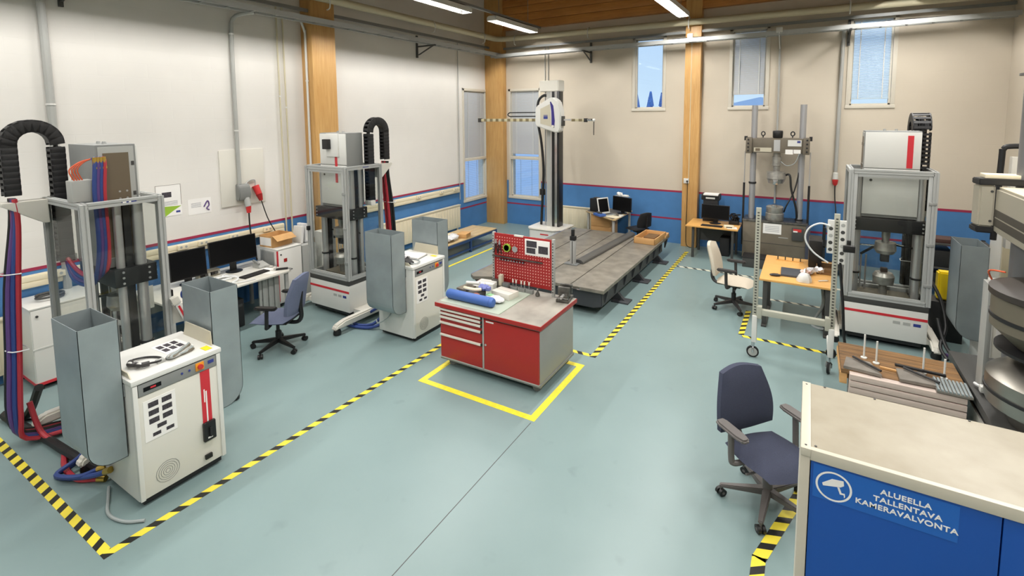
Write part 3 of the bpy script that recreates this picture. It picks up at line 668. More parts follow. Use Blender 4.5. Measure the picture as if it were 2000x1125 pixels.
    fc = BX('front_cover', m_white, h, -.308, -.205, 2.45, .308, -.188, 2.945, .004); BX('front_cover', m_white, h, -.308, -.205, 1.80, .308, -.188, 2.44, .004)
    if not rear:
        BX('red_stripe', m_stripe, h, *((.16, -.209, 2.46, .225, -.2, 2.90) if bay == 'three' else (.05, -.209, 2.16, .105, -.2, 2.66)))
        MB().cyl((-.22, -.209, 2.28), (-.22, -.2, 2.28), .018, n=12).done('door_lock', m_dgrey, h)
        if bay == 'two':
            s = BX('sensor_bracket', m_white, h, -.12, -.235, 2.58, .16, -.19, 2.95, .006); BX('sensor', m_black, s, -.135, -.30, 2.70, .0, -.235, 2.86, .01)
    sp = BX('side_panel', m_lgrey, h, -.318, -.17, 1.85, -.308, .12, 2.94, .003); BX('inner_panel', m_brown, h, -.3195, -.125, 1.86, -.31, .085, 2.88)
    for y, z in ((-.09, 2.5), (-.03, 2.5), (-.09, 2.43), (-.03, 2.43)): MB().cyl((-.3195, y, z), (-.323, y, z), .01, n=8).done('screw_head', m_steel, h)
    for y in (-.155, .1):
        for z in (2.75, 2.45, 2.15, 1.95): BX('cable_slot', m_dgrey, h, -.322, y - .012, z, -.317, y + .012, z + .04)
    for y in (-.08, -.05): BX('cable_slot', m_dgrey, h, -.3215, y - .012, 2.28, -.319, y + .012, 2.32)
    for x in (-.08, .05): MB().cyl((x, -.02, 2.95), (x, -.02, 2.985), .022, .016, 10).done('lifting_boss', m_alud, h)
    BX('type_plate', m_eu, t, *((-W - .027, -.1) if rear else (W + .02, -.02)), zt - .018, *((-W - .02, .02) if rear else (W + .027, .1)), zt + .02)
    if rear:
        for i, (y, wd) in enumerate(((-.0, .03), (-.045, .018))): BX('plate_print', m_paper, t, -W - .0285, y - wd / 2, zt - .01, -W - .026, y + wd / 2, zt + .012)
    # energy chain loop
    y0, y1, zc = .22, .57, 2.97; R = (y1 - y0) / 2; ym = (y0 + y1) / 2
    path = [(y0, 1.80 + i * .0582) for i in range(20)]
    path += [(ym - R * math.cos(a), zc + R * math.sin(a)) for a in [PI * (i + .5) / 10 for i in range(10)]]
    path += [(y1, zc - i * .0565) for i in range(9)]
    cb = MB()
    for dx, r in ((-.02, .016), (.005, .014), (.022, .012)): cb.tube([(cx + dx, y, z) for y, z in path], r, 6, 1)
    chn = cb.done('energy_chain', m_black, t)
    lm = MB()
    th, ln = .06, .0295
    lm.box(-hx, -th, -ln, -hx + .014, th, ln, .004); lm.box(hx - .014, -th, -ln, hx, th, ln, .004); lm.box(-hx, th - .012, -.014, hx, th, .014); lm.box(-hx, -th, -.014, hx, -th + .012, .014)
    l0 = lm.done('chain_link', m_blackm, chn)
    for i, (y, z) in enumerate(path):
        l = l0 if i == 0 else l0.copy()
        if i: COL.objects.link(l)
        a = path[max(0, i - 1)]; c = path[min(len(path) - 1, i + 1)]
        if 20 <= i < 30: l.scale = (1, 1, 1.28)
        l.location = (cx, y, z); l.rotation_euler = (math.atan2(c[1] - a[1], c[0] - a[0]) - PI / 2, 0, 0)
    br = MB().prism([(D, zt + .02), (.66, zt + .02), (.66, zt - .01), (D + .04, zt - .21), (D, zt - .21)], 0, cx - .08, cx + .085, .004).done('chain_bracket', m_white2, t)
    BX('chain_clamp', m_white, t, cx - .05, .14, 1.76, cx + .1, .24, 1.84, .01)
    mats = [m_cabler, m_cableb, m_cablep, m_cable, m_cabler, m_cable] if rear else [m_cabler, m_cable, m_cable, m_cabler, m_cable, m_cable] if bay == 'two' else [m_cable] * 5
    for i, mm in enumerate(mats):
        x = cx - .06 + i * .024; o_ = (i % 3) * .03
        MB().tube([(x, .57, 2.46), (x, .56 + o_ * .4, 2.2), (x + .01, .60 + o_, 1.6), (x + .015, .64 + o_, .9), (x + .02, .67 + o_, .35), (x + .04, .64, .1 + .01 * i), (x - .05 + .02 * i, .3, .05), (x - .2, .05, .05)], .021 if i != 3 else .03, 8, 4).done('hose', mm, t)
    for z in (1.75, 1.0): MB().tube([(cx - .09, .58, z), (cx - .07, .69, z + .01), (cx + .1, .70, z), (cx + .11, .58, z), (cx - .09, .58, z)], .006, 5, 3).done('cable_tie', m_cablew, t)
    # hoses looping from the chain to the drive head
    for i, mm in enumerate((m_cabler, m_cableb, m_cablep, m_cableb) if rear else ()):
        y = .14 + i * .024 - .05
        pts = [(cx - .05 + i * .01, .22, 1.80), (cx - .2, .2 + .01 * i, 1.70 - .03 * i), (-.12, .2, 1.68 - .03 * i), (-.35 + .012 * i, y + .05, 1.76 - .02 * i), (-.36, y + .02, 2.0), (-.36, y + .02, 2.5), (-.36, y, 2.78), (-.33, y, 2.84)]
        MB().tube(pts, .02, 8, 5).done('head_hose', mm, t); MB().cyl((-.36, y, 2.74), (-.355, y, 2.85), .021, .017, 10).done('hose_fitting', m_brass, t)
    if rear:
        BX('valve_box', m_lgrey, t, -.34, .17, 2.44, -.2, .34, 2.64, .008)
        wr = MB()
        for i in range(4): wr.tube([(-.28, .24 + .02 * i, 2.64), (-.31, .28 + .02 * i, 2.74), (-.3, .22 + .012 * i, 2.81), (-.3, .14, 2.84)], .006, 5, 4)
        wr.done('orange_wires', m_copper, t)
    # handset on the local left front post
    if rear:
        hb = BX('handset_plate', m_white2, t, W - .2, -D - .15, 1.06, W - .19, -D + .0, 1.32, .004)
    return t
M1 = test_machine('nearest grey framed testing machine, seen from its brown backed side, by the left wall', (-6.09, 2.10, 0), PI, (-.95, .55), True, 'two', .335)
M2 = test_machine('grey framed testing machine with a black sensor on its white head, by the wall column', (-6.58, 5.53, 0), 0, (-.90, .5), False, 'two', .38, .055, .37, .70)
M3 = test_machine('grey framed testing machine with white head near the right wall, beside the wheeled post frame', (.98, 8.64, 0), 0, (-.55, .5), False, 'three', .38, .105, .36)
t = thing('remote_handset', 'white remote handset with red print hanging beside the nearest testing machine', 'remote control', (-5.56, 2.54, 1.10), -.2)
Mx = Matrix.Rotation(.34, 4, 'X')
MB().box(-.032, -.028, 0, .032, .028, .26, .012, Mx).done('body', m_white, t); MB().box(-.04, -.04, .20, .04, .036, .285, .014, Mx).done('head', m_white2, t)
MB().box(.0325, -.01, .04, .034, .01, .18, 0, Mx).done('red_print', m_stripe, t); MB().tube([(0, 0, 0), (0, .05, -.12), (.05, .1, -.3), (-.1, .1, -.5)], .007, 6).done('lead', m_cableg, t)
BX('holder', m_white2, t, -.05, -.13, -.03, -.04, .02, .17, .004); BX('bracket', m_alud, t, -.06, -.12, .04, -.05, -.06, .1, .003)

# ------------------------------------------------------------------ hydraulic control cabinets with sheet metal chutes
def control_cabinet(label, loc, rz=0, full=True):
    t = thing('control_cabinet', label, 'control cabinet', loc, rz); a = .345
    BX('body', m_white, t, -a, -a, .06, a - .03, a, 1.07, .006)
    BX('front_panel', m_white2, t, a - .03, -a + .03, .075, a - .002, a - .03, .95, .004)
    for s in (-1, 1): BX('corner_trim', m_white, t, a - .032, s * a, .07, a + .006, s * (a - .035), 1.06, .004)
    BX('plinth', m_blackm, t, -a + .03, -a + .03, .02, a - .03, a - .03, .07)
    BX('lid', m_white, t, -a - .01, -a - .01, 1.065, a + .012, a + .01, 1.107, .008)
    c = BX('control_strip', m_grey, t, a - .025, -a + .04, .955, a + .004, a - .04, 1.055, .003)
    sw = BX('main_switch', m_orange, c, a, .13, .975, a + .012, .2, 1.045, .004); MB().cyl((a + .012, .165, 1.01), (a + .03, .165, 1.01), .022, n=14).done('switch_knob', m_cee, sw)
    BX('display', m_screen, c, a + .002, -.27, .985, a + .006, -.14, 1.02); BX('display_digits', m_stripe, c, a + .006, -.22, .995, a + .0065, -.18, 1.01)
    for y in (.02, .08, .25): MB().cyl((a + .003, y, 1.01), (a + .01, y, 1.01), .009, n=10).done('indicator', m_eu, c)
    BX('badge', m_eu, c, a + .003, .235, 1.0, a + .006, .285, 1.03)
    n = BX('taped_sheet', m_paper, t, a - .003, -.28, .55, a + .001, -.04, .90)
    for r_ in range(3):
        for q in range(2): BX('printed_photo', m_print, n, a + .001, -.245 + q * .1, .83 - r_ * .07, a + .0015, -.17 + q * .1, .875 - r_ * .07)
    BX('printed_photo', m_print, n, a + .001, -.19, .63, a + .0015, -.12, .665)
    for q in range(2): BX('printed_photo', m_print, n, a + .001, -.225 + q * .1, .575, a + .0015, -.165 + q * .1, .605)
    v = MB()
    for i in range(5): v.tube([(a - .001, -.135 + .018 * (i + 1) * math.cos(q * PI / 8), .22 + .018 * (i + 1) * math.sin(q * PI / 8)) for q in range(17)], .0022, 4, 1)
    v.done('round_vent', m_grey, t)
    if full:
        s = BX('red_stripe', m_stripe, t, a - .002, .165, .44, a + .001, .245, .95); BX('stripe_print', m_paper, s, a + .001, .2, .46, a + .0015, .212, .76); BX('stripe_print', m_paper, s, a + .001, .185, .66, a + .0015, .195, .78)
        r = BX('rotary_switch', m_black, t, a - .002, .155, .30, a + .03, .26, .475, .01); MB().box(a + .03, .195, .345, a + .055, .215, .43, .005).done('switch_lever', m_blackm, r); BX('switch_label', m_paper, r, a + .03, .185, .325, a + .032, .225, .34)
        BX('power_inlet', m_black, t, a - .002, .16, .13, a + .02, .22, .17, .004)
    # bent sheet metal flaps on the top
    MB().prism([(-.25, 1.107), (.25, 1.107), (.24, 1.24), (.1, 1.245), (-.2, 1.245)], 1, a - .02, a - .012).done('top_flap', m_beige, t)
    MB().prism([(-.25, 1.107), (.30, 1.107), (.25, 1.15), (-.22, 1.15)], 1, -a + .012, -a + .02).done('top_flap', m_beige, t)
    for s in (-1, 1):
        for x in (-.2, .2): BX('chute_bracket', m_galv, t, x - .02, s * a, .95, x + .02, s * (a + .012), 1.06)
        # chute: open at the top, outer lower corner rounded
        y_in, y_out, zb, zt = a + .012, a + .27, .44, 1.60; rr = .17
        out = [(y_in, zt), (y_out, zt), (y_out, zb + rr)] + [(y_out - rr + rr * math.cos(q * PI / 12), zb + rr - rr * math.sin(q * PI / 12)) for q in range(1, 7)] + [(y_in, zb)]
        ch = MB(); x0, x1 = -.295, .215; th = .004
        ch.prism([(s * y, z) for y, z in out], 0, x1 - th, x1); ch.prism([(s * y, z) for y, z in out], 0, x0, x0 + th)
        for p, q in zip(out[1:], out[2:] + [out[0]]):
            d = V((q[0] - p[0], q[1] - p[1])); nrm = V((-d.y, d.x)).normalized() * -th
            ch.prism([(s * p[0], p[1]), (s * q[0], q[1]), (s * (q[0] - abs(nrm.x)), q[1] + abs(nrm.y)), (s * (p[0] - abs(nrm.x)), p[1] + abs(nrm.y))] if q != out[0] else
                     [(s * p[0], p[1]), (s * q[0], q[1]), (s * (q[0] + th), q[1]), (s * (p[0] + th), p[1])], 0, x0, x1)
        ch.done('sheet_metal_chute', m_bin, t)
    return t
control_cabinet('white control cabinet with a red stripe and rotary switch, between two grey chutes', (-4.915, 2.005, 0))
control_cabinet('white control cabinet without a red stripe, with grey chutes, left of the red workbench', (-5.03, 5.41, 0), 0, False)
control_cabinet('white control cabinet with a grey chute behind the large press at the right wall', (2.25, 8.05, 0), -PI / 2, False)
def goggles(loc, rz, label):
    t = thing('safety_goggles', label, 'goggles', loc, rz)
    MB().tube([(-.09, .02, .03), (-.05, -.03, .035), (0, -.015, .03), (.05, -.03, .035), (.09, .02, .03)], .022, 8).done('mask', m_plastic, t)
    for s in (-1, 1): MB().sphere((s * .045, -.03, .035), .032, 1, .5, .8).done('lens', m_rod, t)
    MB().tube([(.09, .02, .03), (.13, .1, .02), (.05, .16, .012), (-.06, .15, .012), (-.12, .08, .02), (-.09, .02, .03)], .009, 6).done('strap', m_black, t)
goggles((-4.80, 1.80, 1.107), .4, 'dark safety goggles on the nearest control cabinet beside its grey chute')
o = BX('printed_sheet', m_paper, None, -.15, -.11, 0, .15, .11, .001); o.location = (-4.96, 2.14, 1.1085); o.rotation_euler = (0, 0, .05); tag(o, 'printed sheet with dark photos lying on the nearest control cabinet', 'paper')
for r_ in range(2):
    for q in range(3): BX('printed_photo', m_print, o, -.12 + r_ * .1, -.09 + q * .06, .001, -.04 + r_ * .1, -.045 + q * .06, .0014)
o = BX('yellow_label', m_yellow, None, -.05, -.03, 0, .05, .03, .001); o.location = (-4.66, 2.28, 1.1085); tag(o, 'yellow label stuck on the corner of the nearest control cabinet', 'label')
t = thing('cable_bundle', 'grey coiled cables and wire lead lying on the nearest control cabinet', 'cable', (-4.74, 2.10, 1.109))
for i in range(5): MB().tube([(.03 * math.cos(q * .8 + i) * (1.2 + .3 * i), .11 * math.sin(q * .8 + i * .6), .012 + .006 * i + .006 * math.sin(q * 2)) for q in range(10)], .010, 6, 4).done('loop', (m_taupe, m_cableg, m_lgrey, m_taupe, m_cableg)[i], t)
BX('connector', m_lgrey, t, -.02, -.19, 0, .03, -.13, .025, .004)
t = thing('clip_folder', 'grey document folder and tools piled on the control cabinet left of the red workbench', 'folder', (-5.08, 5.46, 1.108), .2)
BX('back_cover', m_grey, t, -.2, -.15, 0, .2, .15, .012, .003); BX('pages', m_paper, t, -.18, -.13, .012, .19, .14, .03); BX('clip', m_steel, t, -.06, -.15, .03, .06, -.11, .045, .004)
t = thing('grey_controller', 'grey hand controller lying on the cabinet left of the red workbench', 'controller', (-4.92, 5.22, 1.108), -.5)
BX('body', m_blackm, t, -.14, -.05, 0, .14, .05, .035, .012); MB().tube([(.14, 0, .02), (.2, .06, .02), (.12, .14, .02), (0, .12, .02)], .008, 6).done('lead', m_cableg, t)
t = thing('plastic_bag', 'crumpled clear bag on the control cabinet left of the red workbench', 'bag', (-5.12, 5.28, 1.165))
b = MB(); b.sphere((0, 0, 0), .1, 1.2, .9, .42, 14)
for v in b.bm.verts: v.co += V((random.uniform(-.014, .014), random.uniform(-.014, .014), random.uniform(-.014, .014)))
b.done('film', m_polym, t); MB().cyl((0, 0, .03), (.03, .02, .08), .012, .02, 8).done('neck', m_polym, t)
o = BX('yellow_label', m_yellow, None, -.05, -.03, 0, .05, .03, .001); o.location = (-4.80, 5.66, 1.1085); tag(o, 'yellow label on the corner of the cabinet left of the red workbench', 'label')

# ------------------------------------------------------------------ hoses on the floor at the left
def hose(name, label, pts, r, m, ends=None, cat='hose'):
    t = thing(name, label, cat); MB().tube(pts, r, 8, 6).done('tube', m, t)
    if ends: 
        for e in ends: MB().cyl(pts[e], V(pts[e]) + (V(pts[e]) - V(pts[e - 1 if e else 1])).normalized() * .07, r * 1.25, n=10).done('end_fitting', m_brass, t)
    return t
hose('corrugated_hose', 'thick black corrugated hose curving on the floor left of the nearest grey chute', [(-6.6, 1.62, .5), (-7.0, 1.6, .08), (-7.3, 1.5, .05), (-7.0, 1.52, .05), (-6.4, 1.58, .05), (-5.75, 1.62, .06), (-5.3, 1.66, .10)], .04, m_cable)
hose('hydraulic_hose', 'red hose looping under the nearest grey chute', [(-6.52, 1.52, .42), (-6.42, 1.56, .12), (-6.1, 1.62, .03), (-5.75, 1.53, .03), (-5.45, 1.52, .03), (-5.29, 1.62, .03)], .024, m_cabler, (5,))
hose('hydraulic_hose', 'blue hose with brass ends bent on the floor beside the nearest tape', [(-5.9, 1.78, .2), (-5.75, 1.62, .03), (-5.68, 1.45, .025), (-5.5, 1.5, .03), (-5.25, 1.58, .10), (-5.12, 1.62, .16)], .022, m_cableb, (5,))
hose('hydraulic_hose', 'second blue hose lying in a tight bend near the black corrugated hose', [(-5.85, 1.8, .1), (-5.65, 1.6, .1), (-5.60, 1.43, .07), (-5.4, 1.52, .07), (-5.28, 1.62, .12)], .02, m_cableb, (4,))
hose('floor_cable', 'thin grey cable curving on the floor in front of the nearest control cabinet', [(-5.1, 1.63, .02), (-4.95, 1.57, .015), (-4.75, 1.50, .015), (-4.55, 1.53, .015), (-4.42, 1.62, .015)], .012, m_cableg, None, 'cable')
hose('floor_cable', 'thin black cable loop on the floor under the nearest hose bundle', [(-6.8, 1.6, .02), (-7.1, 1.55, .015), (-6.9, 1.7, .015), (-6.5, 1.75, .015), (-6.2, 1.85, .015)], .012, m_cable, None, 'cable')
hose('hydraulic_hose', 'blue hose coil on the floor left of the second control cabinet', [(-5.45, 5.3, .25), (-5.6, 5.15, .06), (-5.85, 5.05, .03), (-6.0, 5.15, .03), (-5.9, 5.3, .1), (-5.65, 5.35, .25), (-5.45, 5.35, .3)], .024, m_cableb, (6,))
hose('hydraulic_hose', 'lower blue hose of the coil left of the second control cabinet', [(-5.4, 5.2, .1), (-5.6, 5.07, .03), (-5.9, 4.98, .03), (-6.05, 5.05, .03), (-5.95, 5.2, .05)], .022, m_cableb)
hose('floor_cable', 'grey cable hanging from the chute of the second control cabinet', [(-5.1, 5.08, .42), (-5.15, 5.02, .3), (-5.3, 4.98, .2), (-5.42, 5.05, .2)], .008, m_cableg, None, 'cable')
# ------------------------------------------------------------------ office chairs
def office_chair(label, loc, rz, fab, pla, back_h=.56, back_w=.46, arms=True, tilt=.12, base_rot=.3, bz=.50):
    """forward is local +x"""
    t = thing('office_chair', label, 'chair', loc, rz)
    def cushion(nx, ny, fx, prof):
        b = MB(); g = [[None] * (ny + 1) for _ in range(nx + 1)]; gb = [[None] * (ny + 1) for _ in range(nx + 1)]
        for i in range(nx + 1):
            for j in range(ny + 1):
                u, v = i / nx * 2 - 1, j / ny * 2 - 1
                p, q = fx(u, v); g[i][j] = b.bm.verts.new(p); gb[i][j] = b.bm.verts.new(q)
        for i in range(nx):
            for j in range(ny):
                b.bm.faces.new((g[i][j], g[i + 1][j], g[i + 1][j + 1], g[i][j + 1])); b.bm.faces.new((gb[i][j + 1], gb[i + 1][j + 1], gb[i + 1][j], gb[i][j]))
        ring = [(i, 0) for i in range(nx)] + [(nx, j) for j in range(ny)] + [(i, ny) for i in range(nx, 0, -1)] + [(0, j) for j in range(ny, 0, -1)]
        for (i, j), (k_, l) in zip(ring, ring[1:] + ring[:1]): b.bm.faces.new((g[i][j], gb[i][j], gb[k_][l], g[k_][l]))
        return b
    def sq(u, v, e=.38):
        m_ = max(abs(u), abs(v)); l = math.hypot(u, v)
        if l < 1e-6: return 0, 0, 0
        k_ = (1 - e) + e * m_ / l
        return u * k_, v * k_, m_
    def seat(u, v):
        a, b_, m_ = sq(u, v, .45); x = .02 + a * .235; y = b_ * .245
        drop = .035 * m_ ** 5 + max(0, a - .45) ** 2 * .12 - .012 * (1 - m_)
        return (x, y, .475 - drop), (x * .96, y * .94, .415 + .01 * m_ - max(0, a - .5) ** 2 * .08)
    cushion(12, 12, seat, 0).done('seat', fab, t)
    def back(u, v):
        a, b_, m_ = sq(u, v, .40)
        wz = 1.08 - .15 * (b_ + 1)
        y = a * back_w / 2 * wz; z = bz + (b_ + 1) / 2 * back_h
        x = -.235 - (z - bz) * tilt + .03 * math.cos((b_ + .35) * 1.6) * .6 - .05 * (1 - (a * a)) * .5
        th = .055 * (1 - m_ ** 4) + .018
        return (x + th * .5 + .02, y, z), (x - th * .5, y, z)
    cushion(12, 14, back, 0).done('backrest', fab, t)
    MB().box(-.2, -.16, .395, .2, .16, .418, .012).done('seat_shell', pla, t)
    MB().box(-.12, -.07, .345, .1, .07, .40, .015).tube([(-.1, 0, .37), (-.24, 0, .37), (-.30, 0, .45), (-.295, 0, .62), (-.31, 0, .8)], .026, 8).done('tilt_mechanism', pla, t)
    MB().tube([(.05, -.07, .37), (.06, -.2, .37), (.06, -.25, .375)], .009, 6).done('lever', pla, t)
    if arms:
        for s in (-1, 1):
            MB().tube([(-.02, s * .18, .40), (-.03, s * .27, .40), (-.04, s * .285, .44), (-.05, s * .285, .66)], .021, 8).done('arm_support', pla, t)
            p = MB().prism([(-.17, -.03), (-.13, -.045), (.03, -.045), (.09, -.03), (.1, 0), (.09, .03), (.03, .045), (-.13, .045), (-.17, .03)], 2, .655, .69, .012)
            o = p.done('armrest', pla, t); o.location = (0, s * .285, 0)
    MB().cyl((0, 0, .10), (0, 0, .24), .032).cyl((0, 0, .22), (0, 0, .36), .02).done('gas_column', m_black if pla is not m_plasticg else m_plasticg, t)
    for i in range(5):
        a = base_rot + i * 2 * PI / 5; c, s_ = math.cos(a), math.sin(a)
        b = MB(); q = V((-s_, c, 0)); d = V((c, s_, 0)); V0 = V((0, 0, 0))
        A = [d * .02 + q * .028, d * .31 + q * .016, d * .31 - q * .016, d * .02 - q * .028]
        top = [(.135, .03), (.095, .0)]
        vs = [b.bm.verts.new(p + V((0, 0, z))) for p, z in zip(A, (.14, .098, .098, .14))] + [b.bm.verts.new(p + V((0, 0, z))) for p, z in zip(A, (.085, .072, .072, .085))]
        for f in ((0, 1, 2, 3), (7, 6, 5, 4), (0, 4, 5, 1), (1, 5, 6, 2), (2, 6, 7, 3), (3, 7, 4, 0)): b.bm.faces.new([vs[i_] for i_ in f])
        bmesh.ops.bevel(b.bm, geom=list(b.bm.edges), offset=.006, segments=2, affect='EDGES')
        l = b.done('base_leg', pla, t)
        e = d * .30; r = .03; cc = e + V((0, 0, r)); qq = V((-math.sin(a + .6), math.cos(a + .6), 0))
        w_ = MB().cyl(cc - qq * .026, cc - qq * .006, r, n=14).cyl(cc + qq * .006, cc + qq * .026, r, n=14).done('caster', m_black, l)
        MB().cyl(cc - qq * .028, cc + qq * .028, .012, n=8).cyl(e + V((0, 0, .03)), e + V((0, 0, .085)), .009, n=8).done('caster_axle', pla, w_)
    return t
office_chair('blue grey office chair with black arms by the white desk, between the two left machines', (-6.26, 4.02, 0), PI + .45, m_bluefab, m_black, .54, .44, True, .16, .15).scale = (1.17, 1.17, 1.03)
office_chair('dark blue office chair with grey arms beside the blue lockers', (-.18, 4.34, 0), -.72, m_navyfab, m_plasticg, .53, .50, True, .10, .35, .49).scale = (1.17, 1.17, 1.0)
office_chair('cream office chair with black arms at the oak desk', (-.97, 8.72, 0), -.10, m_creamfab, m_plastic, .52, .44, True, .18, .2).scale = (1.15, 1.15, 1.05)
office_chair('black office chair behind the surface plate at the birch desk', (-3.52, 11.82, 0), PI - .55, m_blackm, m_black, .38, .44, False, .12, .1)

# ------------------------------------------------------------------ desks and what stands on them
def monitor(label, loc, rz, w_=.52, h=.32, zb=.12, tilt=.08):
    t = thing('monitor', label, 'monitor', loc, rz)      # faces local +x
    M = Matrix.Translation((0, 0, zb)) @ Matrix.Rotation(-tilt, 4, 'Y')
    MB().box(-.025, -w_ / 2, 0, .0, w_ / 2, h, .006, M).done('case', m_black, t); MB().box(-.002, -w_ / 2 + .012, .018, .0015, w_ / 2 - .012, h - .012, 0, M).done('screen', m_screen, t)
    MB().box(-.07, -.05, 0, -.04, .05, zb + h * .5, .006).done('stand_neck', m_black, t); MB().lathe([(.12, 0), (.125, .008), (.03, .02)], (-.03, 0, 0), 20).done('stand_foot', m_black, t)
    return t
def keyboard(label, loc, rz, m=None):
    t = thing('keyboard', label, 'keyboard', loc, rz)
    b = BX('case', m or m_black, t, -.075, -.22, 0, .075, .22, .018, .004)
    kb = MB()
    for i in range(5):
        for j in range(15): kb.box(-.062 + i * .026, -.21 + j * .0285, .018, -.041 + i * .026, -.187 + j * .0285, .023)
    kb.done('keys', m_plastic, t)['kind'] = 'stuff'; return t
def mouse(label, loc, m):
    t = thing('computer_mouse', label, 'mouse', loc); b = MB().sphere((0, 0, .012), .05, 1, .6, .42, 14); bmesh.ops.bisect_plane(b.bm, geom=b.bm.verts[:] + b.bm.edges[:] + b.bm.faces[:], plane_co=(0, 0, 0), plane_no=(0, 0, -1), clear_outer=True)
    b.done('shell', m, t); MB().cyl((.02, -.004, .03), (.02, .004, .03), .008, n=8).done('wheel', m_dgrey, t)
# white desk at the left wall
t = thing('desk', 'white desk with black screens along the left wall', 'desk', (-7.68, 3.98, 0))
BX('tabletop', m_white2, t, -.55, -.92, .715, .55, .88, .745, .006)
for x in (-.5, .5):
    for y in (-.86, .82): BX('leg', m_lgrey, t, x - .025, y - .025, 0, x + .025, y + .025, .715, .004)
BX('modesty_panel', m_lgrey, t, -.52, -.86, .35, -.5, .82, .715); BX('cable_basket', m_blackm, t, -.48, -.7, .56, -.3, .7, .62, .01)
for i in range(7): BX('curtain_fold', m_lgrey, t, .30 + (i % 2) * .02, .46 + i * .05, .05, .33 + (i % 2) * .02, .505 + i * .05, .71, .006)
t = thing('computer_tower', 'black computer tower under the white desk', 'computer', (-7.6, 4.1, 0), 0); BX('case', m_black, t, -.22, -.1, .01, .22, .1, .44, .008); BX('front_bezel', m_blackm, t, .22, -.095, .02, .23, .095, .43, .006); BX('drive_slot', m_dgrey, t, .23, -.07, .33, .233, .07, .37)
monitor('black monitor on the white desk, the nearer one beside the testing machine post', (-7.83, 3.67, .745), -.05, .50, .43, .09, .06)
monitor('black monitor on the white desk, beside the white cabinet with a glint', (-7.85, 4.36, .745), 0, .76, .40, .15, .06)
keyboard('black keyboard in front of the monitor nearer the white cabinet', (-7.42, 4.42, .745), .1); keyboard('black keyboard in front of the monitor nearer the testing machine', (-7.45, 3.62, .745), 0)
mouse('grey mouse right of the black keyboard on the white desk', (-7.35, 4.74, .745), m_lgrey)
t = thing('network_switch', 'beige connector box with plugs between the two monitors', 'box', (-7.98, 4.0, .745)); BX('case', m_beige, t, -.06, -.16, 0, .06, .16, .1, .006)
for i in range(6): BX('plug', (m_black, m_dgrey, m_lgrey)[i % 3], t, .06, -.14 + i * .05, .03, .1, -.105 + i * .05, .075, .004)
t = thing('cable_bundle', 'tangle of white and grey cables at the back of the white desk', 'cable', (-7.62, 4.02, .75))
for i in range(5): MB().tube([(random.uniform(-.12, .12), random.uniform(-.16, .16), .012 + .015 * random.random()) for q in range(7)], .008, 6).done('lead', (m_cablew, m_lgrey, m_cableg, m_cablew, m_lgrey)[i], t)
t = thing('cable_bundle', 'white coiled cable arching near the grey chute on the white desk', 'cable', (-7.42, 3.98, .75)); MB().tube([(.14 * math.cos(q * .7), .16 * math.sin(q * .7), .02 + .008 * q) for q in range(10)], .014, 7).done('coil', m_cablew, t); MB().tube([(.14, 0, .02), (.2, .1, .01), (.25, .3, .008)], .008, 6).done('lead', m_cablew, t)
t = thing('telephone', 'grey telephone and leads below the bigger monitor', 'telephone', (-7.72, 4.72, .745)); MB().prism([(-.1, 0), (.1, 0), (.1, .03), (-.1, .08)], 1, -.09, .09, .006).done('body', m_lgrey, t); MB().tube([(.06, -.07, .07), (-.02, -.075, .1), (-.1, -.07, .11)], .018, 8).done('handset', m_grey, t); MB().tube([(.1, 0, .02), (.2, .05, .01), (.16, .16, .01), (.26, .1, .01)], .006, 5).done('cord', m_grey, t)
for i, (x, y, rz, lb) in enumerate(((-7.3, 4.6, .3, 'white paper sheet right of the keyboard on the white desk'), (-7.5, 4.68, -.2, 'white paper slip beside the telephone on the white desk'))):
    o = BX('paper_sheet', m_paper, None, -.1, -.07, 0, .1, .07, .002); o.location = (x, y, .746 + i * .002); o.rotation_euler = (0, 0, rz); tag(o, lb, 'paper')
t = thing('black_tool', 'black hand terminal at the right end of the white desk', 'tool', (-7.28, 4.8, .747), .9); BX('body', m_black, t, -.09, -.03, 0, .09, .03, .025, .008); MB().tube([(.09, 0, .012), (.16, -.05, .01), (.12, -.12, .01)], .005, 5).done('lead', m_cable, t)
t = thing('headset', 'blue cable coil hanging at the near end of the white desk', 'cable', (-7.15, 3.30, .76)); MB().tube([(0, .07 * math.cos(q * .9), .09 + .07 * math.sin(q * .9)) for q in range(9)], .012, 7).done('coil', m_cableb, t)
# electronics cabinets
def electronics(label, loc, wy, strip):
    t = thing('electronics_cabinet', label, 'cabinet', loc)
    BX('body', m_white, t, -.30, -wy / 2, .06, .29, wy / 2, .985, .006); BX('door', m_gloss, t, .286, -wy / 2 + .01, .08, .30, wy / 2 - .01, .975, .004); BX('lid', m_white, t, -.305, -wy / 2 - .005, .98, .302, wy / 2 + .005, 1.0, .004)
    MB().cyl((.3, -wy / 2 + .06, .9), (.31, -wy / 2 + .06, .9), .014, n=12).done('lock', m_dgrey, t)
    for x in (-.25, .25):
        for y in (-1, 1): MB().cyl((x, y * (wy / 2 - .05), 0), (x, y * (wy / 2 - .05), .06), .03, n=12).done('foot', m_black, t)
    if strip == 'v':
        BX('red_stripe', m_stripe, t, .27, -wy / 2 - .002, .1, .302, -wy / 2 + .012, .97); BX('badge', m_red, t, .3, -.12, .76, .303, -.06, .82)
        for i in range(9): BX('vent_slot', m_grey, t, -.16 + i * .04, -wy / 2 - .003, .7, -.14 + i * .04, -wy / 2 + .01, .93)
        BX('mesh_frame', m_lgrey, t, -.19, -wy / 2 - .0015, .67, .21, -wy / 2 + .01, .95)
    else:
        BX('red_stripe', m_stripe, t, -.302, -wy / 2 - .003, .06, .304, wy / 2 + .003, .095); BX('seam', m_white, t, .296, -wy / 2, .5, .304, wy / 2, .515)
    return t
electronics('white electronics cabinet with a red bottom stripe at the left wall behind the nearest machine', (-8.0, 2.36, 0), .98, 'h')
